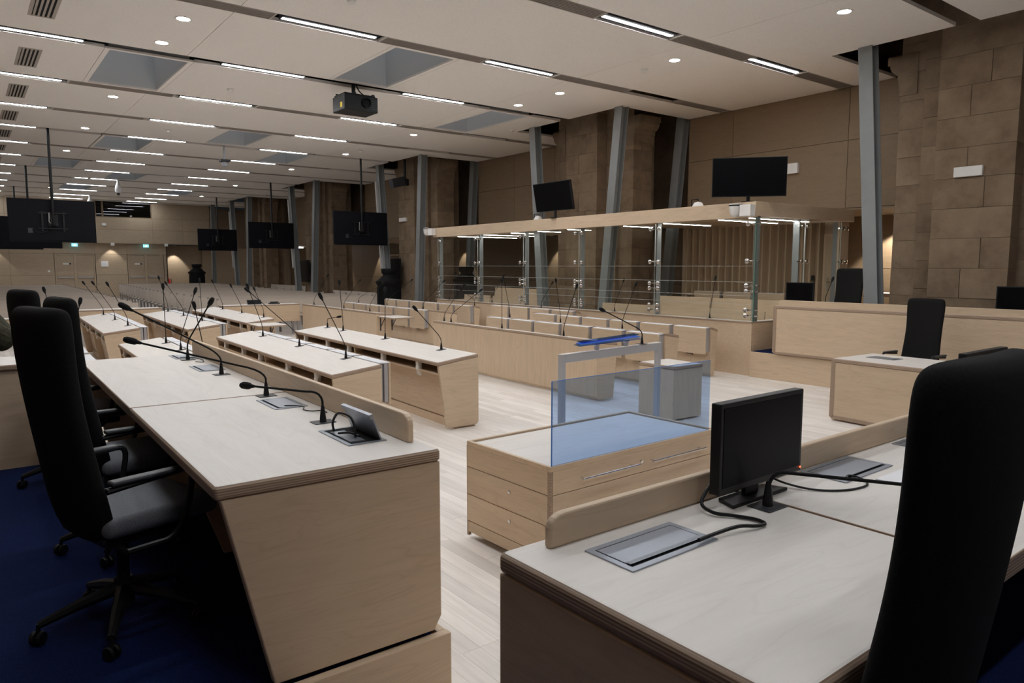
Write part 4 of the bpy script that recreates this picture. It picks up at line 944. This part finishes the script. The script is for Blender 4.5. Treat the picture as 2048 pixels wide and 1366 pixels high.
mic('gooseneck microphone fourth on the judges\' desk, standing upright', (1.37, 5.97, 1.021), (1.49, 5.78, 1.445), G1)
def ms(desk, lst, grp, sides=ORD):
    for i, (b, h) in enumerate(lst): mic('gooseneck microphone on %s, %s from near end' % (desk, ORD[i]), b, h, grp, 0.0045)
ms('the rear left desk', [((2.10, 13.0, 0.79), (1.86, 13.0, 1.43)), ((2.15, 14.56, 0.79), (1.86, 14.56, 1.42)), ((2.2, 16.22, 0.79), (1.91, 16.22, 1.39))], G2)
ms('the rear centre desk', [((3.34, 13.29, 0.795), (3.3, 13.29, 1.46)), ((3.40, 14.89, 0.795), (3.11, 14.89, 1.39)), ((3.46, 16.49, 0.795), (3.3, 16.49, 1.47))], G2)
ms('the desk just beyond the judges\' desk', [((1.92, 7.63, 0.79), (1.84, 7.63, 1.32)), ((1.96, 8.8, 0.79), (2.12, 8.8, 1.43)), ((1.99, 9.71, 0.795), (1.98, 9.71, 1.46))], G2)
ms('the hidden desk behind the second chair', [((0.98, 8.57, 0.79), (0.95, 8.57, 1.35)), ((1.0, 10.9, 0.79), (0.84, 10.9, 1.41))], G2)
ms('the rear desk with a folding leaf', [((4.52, 13.54, 0.795), (4.33, 13.54, 1.29)), ((4.58, 15.06, 0.795), (4.35, 15.06, 1.32)), ((4.64, 16.64, 0.795), (4.41, 16.64, 1.38))], G2)
ms('the desk past the raised lip', [((3.14, 6.97, 0.79), (2.9, 6.97, 1.41)), ((3.19, 8.4, 0.79), (2.72, 8.7, 1.44)), ((3.25, 9.9, 0.79), (3.08, 9.9, 1.44))], G2)
ms('the desk by the open parquet', [((4.36, 7.06, 0.79), (4.05, 7.06, 1.25)), ((4.43, 8.58, 0.79), (4.44, 8.58, 1.4)), ((4.49, 10.04, 0.79), (4.45, 10.04, 1.47)), ((4.52, 10.69, 0.79), (4.66, 10.66, 0.95))], G2)
ms('the rear desk front with the folding leaf', [((6.95, 14.15, 0.775), (7.24, 14.15, 1.36)), ((6.99, 15.56, 0.775), (7.38, 15.56, 1.39)), ((7.04, 17.46, 0.775), (7.4, 17.46, 1.48))], G3)
ms('the rear row of folded seats', [((8.32, 14.24, 0.775), (8.85, 14.24, 1.38)), ((8.36, 16.07, 0.775), (9.04, 16.07, 1.38)), ((8.42, 17.79, 0.775), (9.13, 17.79, 1.26))], G3)
ms('the plain desk front', [((6.62, 7.49, 0.785), (6.84, 7.49, 1.43)), ((6.67, 9.0, 0.785), (6.67, 9.0, 1.49)), ((6.74, 10.58, 0.78), (7.34, 10.58, 1.3)), ((6.76, 10.84, 0.78), (7.2, 10.9, 1.38))], G3)
ms('the first seat row behind the plain desk front', [((8.06, 7.76, 0.785), (8.33, 7.76, 1.44)), ((8.10, 9.25, 0.785), (8.0, 9.25, 1.47)), ((8.13, 10.72, 0.785), (7.99, 10.72, 1.5))], G3)
ms('the dock ledge', [((10.083, 7.67, 0.871), (10.2, 7.67, 1.51)), ((10.134, 9.97, 0.871), (10.36, 9.97, 1.44)), ((10.227, 14.2, 0.871), (10.4, 14.0, 1.48)), ((10.271, 16.2, 0.871), (10.40, 16.1, 1.53))], G3)
ms('the seat row against the dock', [((9.92, 11.99, 0.86), (9.90, 11.6, 1.37)), ((9.62, 14.04, 0.83), (9.25, 14.04, 1.19))], G3)
mic('gooseneck microphone leaning left on the witness rail', (5.498, 5.013, 0.96), (4.90, 4.95, 1.32), 'microphone of the witness rail')
mic('gooseneck microphone stretching right in front of the foreground monitor', (1.915, 1.222, 1.021), (2.30, 0.80, 1.10), 'microphone of the right desk', 0.0055, (0.045, -0.03, 0.105), 0.065)
mic('gooseneck microphone beside the stickered monitor', (10.30, 5.74, 1.151), (10.42, 5.72, 1.52), 'microphone of the long desk')

# ---- sockets, cables, papers
socket_box('open grey socket box with raised lid and a black cable loop', 1.30, 2.845, 1.02, 0.33, 0.17, R(91), True).rotation_euler = (0, 0, R(-91))
socket_box('closed grey socket box beside the second microphone', 1.32, 3.76, 1.02, 0.32, 0.17, R(-91))
socket_box('closed grey socket box beside the third microphone', 1.365, 5.40, 1.02, 0.33, 0.17, R(-91))
socket_box('closed grey socket box at the far end of the judges\' desk', 1.39, 6.20, 1.02, 0.28, 0.17, R(-91))
socket_box('grey socket flap nearest on the right desk, with a black cable', 1.40, 1.225, 1.02, 0.335, 0.165, R(1))
socket_box('grey socket flap behind the monitor on the right desk', 2.505, 1.285, 1.02, 0.345, 0.17, R(1))
socket_box('grey socket flap half hidden by the foreground chair', 3.18, 1.28, 1.02, 0.335, 0.17, R(1))
def smooth_pts(P, n=6):
    P = [Vector(p) for p in P]; out = []
    for i in range(len(P) - 1):
        p0, p1, p2, p3 = P[max(i - 1, 0)], P[i], P[i + 1], P[min(i + 2, len(P) - 1)]
        for k in range(n):
            t_ = k / n; out.append(0.5 * ((2 * p1) + (p2 - p0) * t_ + (2 * p0 - 5 * p1 + 4 * p2 - p3) * t_ ** 2 + (3 * p1 - p0 - 3 * p2 + p3) * t_ ** 3))
    return out + [P[-1]]
def cable(label, pts, r=0.004, col='black'):
    return tag(MB().tube(smooth_pts(pts), r, 8).build('cable', col, smooth=True), label, 'cable')
cable('thick black cable curling from the near socket flap to the monitor', [(1.50, 1.155, 1.0335), (1.58, 1.155, 1.035), (1.66, 1.145, 1.038), (1.72, 1.13, 1.030), (1.76, 1.13, 1.028), (1.77, 1.17, 1.027), (1.74, 1.23, 1.028), (1.71, 1.27, 1.032), (1.715, 1.315, 1.05), (1.78, 1.325, 1.10)], 0.0055)
cable('thin black cable running from the monitor stand to the far socket flap', [(2.06, 1.325, 1.07), (2.13, 1.30, 1.035), (2.17, 1.22, 1.025), (2.25, 1.155, 1.024), (2.36, 1.14, 1.024), (2.42, 1.19, 1.024), (2.40, 1.225, 1.03), (2.36, 1.205, 1.026)], 0.0035)
cable('black cable loop rising from the open socket box', [(1.26, 2.94, 1.029), (1.258, 2.945, 1.07), (1.265, 2.90, 1.115), (1.285, 2.83, 1.11), (1.29, 2.79, 1.07), (1.285, 2.775, 1.029)], 0.0055)
cable('short black cable inside the open socket box', [(1.25, 2.87, 1.034), (1.275, 2.81, 1.044), (1.295, 2.76, 1.036)], 0.005)
cable('thin black cable lying beside the second socket box', [(1.30, 3.66, 1.026), (1.33, 3.62, 1.03), (1.36, 3.55, 1.03), (1.34, 3.50, 1.026), (1.36, 3.44, 1.026), (1.385, 3.38, 1.035), (1.37, 3.28, 1.045), (1.335, 3.20, 1.06)], 0.003)
cable('thin black cable lying before the far socket box', [(1.35, 6.13, 1.026), (1.40, 6.06, 1.03), (1.44, 6.0, 1.026), (1.455, 5.9, 1.026), (1.445, 5.82, 1.026), (1.42, 5.72, 1.026), (1.38, 5.78, 1.026)], 0.003)
tag(box(-0.10, 0.10, -0.07, 0.07, 0, 0.003).build('paper_sheet', 'paper'), 'white sheets of paper beside the foreground chair', 'paper').location = (2.56, 1.09, 1.0205)
t = thing('tablet', 'small black tablet propped on the cross table', 'tablet', (5.75, 18.06, 0.8065)); o = box(-0.17, 0.17, -0.01, 0.01, 0, 0.12).build('body', 'black', t); o.rotation_euler = (R(-30), 0, 0)
box(-0.16, 0.16, -0.0115, -0.0102, 0.01, 0.11).build('display', 'screen', o)
t = thing('desk_phone', 'small black phone beside the tablet', 'phone', (6.25, 18.1, 0.80)); box(-0.13, 0.13, -0.06, 0.06, 0, 0.03).build('body', 'black', t, bevel=0.006); MB().tube([(-0.1, 0, 0.045), (0.1, 0, 0.045)], 0.016, 8).build('handset', 'black', t)

# ================================================================== DEVICES
t = thing('projector', 'black ceiling projector with yellow sticker and blue-glinting lens', 'projector', (5.86, 12.36, 4.5))
MB().box(-0.32, 0.33, -0.25, 0.25, 0, 0.27).build('body', 'black', t, bevel=0.012)
MB().box(-0.30, 0.30, -0.22, 0.22, 0.27, 0.30).build('top_plate', 'black', t, bevel=0.01)
for i in range(4): MB().lathe([(0.03, 0.30), (0.03, 0.325)], 10).build('mount_knob', 'black', t).location = (-0.27 + 0.18 * i, -0.18 if i % 2 else 0.15, 0)
l_ = MB().lathe([(0.09, 0), (0.09, 0.03), (0.07, 0.03), (0.065, 0.01), (0.0, 0.012)], 20).build('lens', 'screen', t, smooth=True); l_.matrix_local = Matrix.Translation((0.10, -0.25, 0.15)) @ Matrix.Rotation(R(90), 4, 'X')
box(-0.3215, -0.32, -0.16, -0.08, 0.05, 0.14).build('yellow_sticker', 'yellow', t)
for i in range(5): box(0.20, 0.32, -0.253, -0.25, 0.05 + 0.035 * i, 0.065 + 0.035 * i).build('vent_slot', 'micgrey', t)
MB().tube([(0, 0.05, 0.3), (0, 0.05, 2.12)], 0.035, 10).build('mount_pole', 'black', t); MB().tube(smooth_pts([(0.03, 0.05, 0.55), (0.10, 0.04, 0.42), (0.16, 0.02, 0.36), (0.22, 0.0, 0.31)]), 0.012, 6).build('cable', 'black', t)
def hang_cam(label, x, y):
    t = thing('dome_camera', label, 'camera', (x, y, H_C))
    MB().lathe([(0.03, 0.1), (0.03, -0.06), (0.06, -0.14), (0.10, -0.24), (0.115, -0.34), (0.11, -0.42), (0.09, -0.47), (0.0, -0.475)], 18).build('housing', 'white', t, smooth=True)
    MB().lathe([(0.055, -0.45), (0.055, -0.52), (0.03, -0.57), (0.0, -0.575)], 14).build('lens_head', 'micgrey', t, smooth=True)
hang_cam('white pear-shaped dome camera hanging mid-hall', 4.98, 31.3); hang_cam('white dome camera hanging far down the hall above the window', 4.98, 38.85)
t = thing('bracket_camera', 'small grey camera on a ceiling bracket behind the projector', 'camera', (5.92, 20.7, H_C))
MB().tube([(0, 0, 1.61), (0, 0, -0.35)], 0.03, 10).build('drop_pole', 'alu', t); MB().box(-0.12, 0.12, -0.10, 0.10, -0.42, -0.36).build('cradle', 'micgrey', t); MB().lathe([(0.0, -0.56), (0.06, -0.54), (0.08, -0.48), (0.06, -0.42)], 14).build('head', 'alu', t, smooth=True)
def wall_ptz(label, x, y, z):
    t = thing('ptz_camera', label, 'camera', (x, y, z))
    box(-0.03, 0.098, -0.30, -0.10, -0.11, 0.07).build('junction_box', 'white', t, bevel=0.006)
    MB().lathe([(0.0, 0.10), (0.09, 0.09), (0.095, 0.05), (0.09, 0.03), (0.075, -0.06), (0.05, -0.10), (0.0, -0.12)], 20).build('dome', 'white', t, smooth=True)
    MB().lathe([(0.097, 0.055), (0.097, 0.075)], 20).build('black_band', 'blackm', t); MB().box(-0.02, 0.02, -0.12, 0.0, 0.05, 0.08).build('arm', 'blackm', t)
wall_ptz('white dome camera on the near end of the dock beam', 9.83, 7.05, 2.64)
o = wall_ptz('white dome camera on the far end of the dock beam', 10.045, 16.95, 2.68)
for lab, x, y in (('small white camera on the dock roof beside the near screen', 10.3, 8.15), ('small white camera on the dock roof beside the far screen', 10.35, 12.6)):
    t = thing('roof_camera', lab, 'camera', (x, y, 2.63)); MB().lathe([(0.10, 0.0), (0.10, 0.16), (0.07, 0.22), (0.0, 0.24)], 16).build('dome', 'white', t, smooth=True)
    MB().tube([(0, 0.14, 0), (0, 0.14, 0.28), (0, 0.0, 0.28), (0, 0.0, 0.25)], 0.01, 6).build('guard', 'blackm', t)
tag(box(11.435, 11.4915, 4.16, 4.53, 3.02, 3.16).build('emergency_lamp', 'white', bevel=0.006), 'cream rectangular box fixed on the nearest stone pier', 'emergency lamp')
tag(box(11.435, 11.4915, 20.6, 21.05, 3.18, 3.30).build('emergency_lamp', 'white', bevel=0.006), 'cream box fixed on the third stone pier', 'emergency lamp')
tag(box(13.02, 13.10, 7.95, 8.18, 3.55, 3.75).build('wall_speaker', 'white', bevel=0.01), 'white box on the plywood wall half behind the dock screen', 'wall box')
t = thing('spot_luminaire', 'dark track spotlight below the ceiling notch at the third pier', 'spotlight', (11.0, 20.1, 4.35)); o = MB().box(-0.35, 0.10, -0.12, 0.12, -0.14, 0.14).build('head', 'micgrey', t, bevel=0.02); o.rotation_euler = (0, R(-15), 0)
MB().tube([(0.15, 0, 2.26), (0.15, 0, 0.0)], 0.04, 10).build('drop_pole', 'black', t); box(0.05, 0.25, -0.1, 0.1, -0.12, 0.1).build('joint', 'black', t, bevel=0.03)
for x, lab in ((4.58, 'green-blue lit exit sign above the left double door'), (7.79, 'green-blue lit exit sign above the right double door')):
    t = thing('exit_sign', lab, 'exit sign', (x, 41.75, 2.72)); box(-0.13, 0.13, -0.02, 0.02, 0, 0.15).build('body', 'exit', t); MB().prism([(-0.05, 0.03), (0.05, 0.03), (0.0, 0.12)], 'y', -0.026, -0.021).build('arrow', 'exitw', t)
for x, lab in ((6.22, 'small white wall box under the overhang between the doors'), (8.73, 'small white wall box under the overhang right of the doors')):
    tag(box(x - 0.08, x + 0.08, 41.5, 41.62, 2.78, 2.92).build('wall_speaker', 'white', bevel=0.01), lab, 'wall box')
tag(box(5.80, 5.98, 41.55, 41.62, 3.77, 3.9).build('wall_clock_box', 'white', bevel=0.008), 'small white box on the plywood below the window', 'wall box')
tag(box(5.72, 6.05, 41.985, 42.0, 1.72, 2.0).build('notice_sheet', 'paper'), 'white notice sheet on the wall between the double doors', 'notice')
tag(box(3.40, 3.50, 41.95, 42.0, 1.44, 1.54).build('wall_button', 'white', bevel=0.02), 'small white button box left of the left door', 'wall box')
tag(box(9.0, 9.12, 43.57, 43.6, 1.3, 1.45).build('fire_notice', 'red'), 'small red fire notice in the lit niche', 'notice')
t = thing('fire_extinguisher', 'red fire extinguisher below the notice in the niche', 'fire extinguisher', (9.15, 43.3, 0.55)); MB().lathe([(0.08, 0), (0.09, 0.03), (0.09, 0.38), (0.03, 0.46), (0.03, 0.5)], 14).build('tank', 'red', t, smooth=True); MB().tube([(0.0, 0, 0.5), (0.12, 0, 0.48), (0.14, 0, 0.2)], 0.012, 6).build('hose', 'blackm', t)

# ---- cast-iron stoves
def stove(label, x, y, s=1.0):
    t = thing('cast_iron_stove', label, 'stove', (x, y, 0))
    MB().lathe([(0.40, 0), (0.40, 0.08), (0.36, 0.12), (0.355, 0.50), (0.37, 0.51), (0.37, 0.55), (0.355, 0.56), (0.35, 1.18), (0.37, 1.22), (0.40, 1.26), (0.405, 1.32), (0.0, 1.32)], 28).build('body', 'iron', t, smooth=True)
    MB().lathe([(0.38, 1.32), (0.33, 1.36), (0.22, 1.46), (0.18, 1.50), (0.18, 1.53), (0.0, 1.53)], 28).build('shoulder', 'iron', t, smooth=True)
    MB().lathe([(0.19, 1.53), (0.22, 1.57), (0.235, 1.66), (0.22, 1.70), (0.0, 1.70)], 28).build('crown', 'iron', t, smooth=True)
    for k in range(10):
        a = 2 * math.pi * k / 10; o = box(-0.01, 0.012, -0.03, 0.03, 0.60, 1.14).build('rib', 'iron', t); o.matrix_local = Matrix.Rotation(a, 4, 'Z') @ Matrix.Translation((0.353, 0, 0))
    t.scale = (s, s, s); return t
stove('tall black cast-iron stove behind the rear seat rows', 10.25, 19.55, 0.985); stove('black cast-iron stove seen through the dock glass', 12.35, 18.5, 1.02); stove('black cast-iron stove far away by the lit niche', 10.05, 40.95, 1.09)

# ---- side aisle: doors, screen, wall lamps
for n, (y, lab) in enumerate([(29.9, ''), (36.9, '')]):
    dr = tag(link('door_%d' % (n + 4), None, None, (15.96, y, 0)), kind='structure')
    MB().box(0, 0.05, -0.55, -0.47, 0, 2.3).box(0, 0.05, 0.47, 0.55, 0, 2.3).box(0, 0.05, -0.47, 0.47, 2.22, 2.3).build('frame', 'birch_z', dr); box(0.015, 0.04, -0.468, 0.468, 0, 2.215).build('leaf', 'wallply_shaded', dr)
    MB().tube([(0.015, 0.38, 1.05), (-0.05, 0.38, 1.05), (-0.05, 0.26, 1.05)], 0.012, 8).build('lever', 'chrome', dr)
for n, (y, lab) in enumerate([(21.2, 'black screen on a wall arm behind the tall black stove'), (28.9, 'black screen on a wall arm at the fourth pier')]):
    t = thing('aisle_screen', lab, 'screen', (11.30, y, 1.1)); box(-0.02, 0.03, -0.45, 0.45, 0.0, 0.9).build('casing', 'black', t, bevel=0.005); box(-0.022, -0.0202, -0.44, 0.44, 0.02, 0.88).build('display', 'screen', t)
    MB().tube([(0.03, 0, 0.3), (0.19, 0.0, 0.3)], 0.02, 8).tube([(0.03, 0, 0.6), (0.19, 0.0, 0.6)], 0.02, 8).build('arm', 'alu', t)
def wash(label, x, y, z, e, tx, ty, size=70):
    t = thing('wall_washer', label, 'lamp', (x, y, z)); MB().lathe([(0.06, 0.0), (0.06, -0.03), (0.05, -0.03)], 16).build('ring', 'white', t)
    ld = bpy.data.lights.new('washer_light', 'SPOT'); ld.energy = e; ld.spot_size = R(size); ld.spot_blend = 0.25; ld.shadow_soft_size = 0.04; ld.color = (1.0, 0.95, 0.86)
    lo = bpy.data.objects.new('washer_light', ld); C.objects.link(lo); lo.parent = t; lo.location = (0, 0, -0.05)
    lo.rotation_mode = 'QUATERNION'; lo.rotation_quaternion = Vector((0, 0, -1)).rotation_difference(Vector((tx, ty, -1)).normalized())
for i, (y, lab) in enumerate([(15.6, 'seen through the dock glass'), (18.3, 'behind the stove in the dock view'), (24.0, 'behind the third pier'), (27.3, 'between third and fourth pier'), (29.0, 'by the aisle door'), (31.2, 'beyond the aisle door'), (35.2, 'behind the fourth pier'), (38.5, 'at the aisle end')]):
    wash('small recessed wall washer in the aisle soffit ' + lab, 15.6, y, 2.775, 55, 0.12, 0)
wash('recessed spot lighting the niche right of the double doors', 9.5, 43.15, 2.88, 70, 0.0, 0.15)
for x, lab in ((1.2, 'left of the left double door'), (6.2, 'between the double doors')): wash('recessed spot under the back wall overhang ' + lab, x, 41.72, 2.895, 22, 0, 0.1, 80)
tag(box(14.2, 14.8, 38.0, 38.12, 2.72, 2.775).build('aisle_light', 'dockled'), 'short lit bar in the aisle ceiling right of the farthest screen', 'light')
wash('added unseen spot over the counter right of the dock', 14.45, 6.7, 2.775, 160, 0.12, 0, 100)  # no lamp in view here; added to brighten the plywood recess

# ---- person at the left edge: standing, arm bent outwards
def person():
    t = thing('person', 'person in an olive woollen jumper, only the bent elbow in view at the left edge', 'person', (-0.37, 3.95, 0.235))
    def skinned(name, V, E_, RR, m, parent):
        me = bpy.data.meshes.new(name); me.from_pydata(V, E_, []); me.update()
        o = link(name, me, parent); o.modifiers.new('skin', 'SKIN'); sk = me.skin_vertices[0].data
        for i, r in enumerate(RR): sk[i].radius = (r, r)
        sk[0].use_root = True
        sb = o.modifiers.new('sub', 'SUBSURF'); sb.levels = 2; sb.render_levels = 2; me.materials.append(M[m]); return o
    # facing +y, x to the person's right; z from the floor
    V = [(0, 0, 0.95), (0, 0.01, 1.12), (0, 0.02, 1.30), (0, 0.0, 1.46), (0, 0.01, 1.54), (0.19, 0.0, 1.42), (0.52, -0.10, 1.175), (0.44, 0.14, 1.30), (0.22, 0.30, 1.40),
         (-0.19, 0.0, 1.42), (-0.34, 0.04, 1.18), (-0.14, 0.26, 1.36), (0.10, 0, 0.88), (0.12, 0.03, 0.50), (0.13, 0.0, 0.09), (-0.10, 0, 0.88), (-0.12, 0.03, 0.50), (-0.13, 0, 0.09), (0.13, 0.14, 0.05), (-0.13, 0.14, 0.05)]
    E_ = [(0, 1), (1, 2), (2, 3), (3, 4), (3, 5), (5, 6), (6, 7), (7, 8), (3, 9), (9, 10), (10, 11), (0, 12), (12, 13), (13, 14), (0, 15), (15, 16), (16, 17), (14, 18), (17, 19)]
    RR = [0.145, 0.135, 0.15, 0.12, 0.06, 0.075, 0.06, 0.05, 0.04, 0.075, 0.058, 0.04, 0.09, 0.065, 0.05, 0.09, 0.065, 0.05, 0.04, 0.04]
    body = skinned('body', V, E_, RR, 'sleeve', t)
    hd = MB().lathe([(0.0, 0.0), (0.05, 0.01), (0.07, 0.06), (0.078, 0.12), (0.075, 0.17), (0.055, 0.215), (0.0, 0.235)], 20).build('head', 'skin', t, smooth=True); hd.location = (0, 0.03, 1.55); hd.scale = (1, 1.2, 1)
    hr = MB().lathe([(0.082, 0.10), (0.084, 0.15), (0.075, 0.20), (0.045, 0.24), (0.0, 0.25)], 20).build('hair', 'hair', t, smooth=True); hr.location = (0, 0.01, 1.55); hr.scale = (1, 1.18, 1)
    MB().prism([(-0.012, 0.0), (0.012, 0.0), (0.006, 0.03), (-0.006, 0.03)], 'z', 0.085, 0.13).build('nose', 'skin', hd).location = (0, 0.07, 0)
    for s in (-1, 1):
        MB().lathe([(0.0, 0), (0.011, 0.004), (0.0, 0.008)], 8).build('eye', 'blackm', hd).location = (s * 0.03, 0.068, 0.125)
        MB().lathe([(0.0, 0), (0.02, 0.01), (0.024, 0.04), (0.0, 0.06)], 8).build('ear', 'skin', hd).location = (s * 0.075, -0.005, 0.08)
        hx = 0.22 if s > 0 else -0.14; hy = 0.30 if s > 0 else 0.26; hz = 1.40 if s > 0 else 1.36
        HV = [(hx, hy, hz), (hx - s * 0.03, hy + 0.03, hz + 0.02), (hx - s * 0.07, hy + 0.05, hz + 0.03)]; HE = [(0, 1), (1, 2)]; HR = [0.03, 0.034, 0.03]
        for k in range(4):
            b_ = len(HV); zz = 0.03 - 0.018 * k + hz
            HV += [(hx - s * 0.10, hy + 0.06, zz), (hx - s * 0.13, hy + 0.05, zz), (hx - s * 0.14, hy + 0.02, zz)]; HE += [(2, b_), (b_, b_ + 1), (b_ + 1, b_ + 2)]; HR += [0.009, 0.0085, 0.008]
        b_ = len(HV); HV += [(hx - s * 0.04, hy + 0.0, hz + 0.05), (hx - s * 0.07, hy - 0.005, hz + 0.06)]; HE += [(1, b_), (b_, b_ + 1)]; HR += [0.011, 0.009]
        skinned('hand', HV, HE, HR, 'skin', t)
    TV = [(0, 0, 0.96), (0.10, 0, 0.86), (0.12, 0.03, 0.50), (0.13, 0.0, 0.10), (-0.10, 0, 0.86), (-0.12, 0.03, 0.50), (-0.13, 0, 0.10)]
    skinned('trousers', TV, [(0, 1), (1, 2), (2, 3), (0, 4), (4, 5), (5, 6)], [0.155, 0.10, 0.075, 0.062, 0.10, 0.075, 0.062], 'jeans', t)
person()
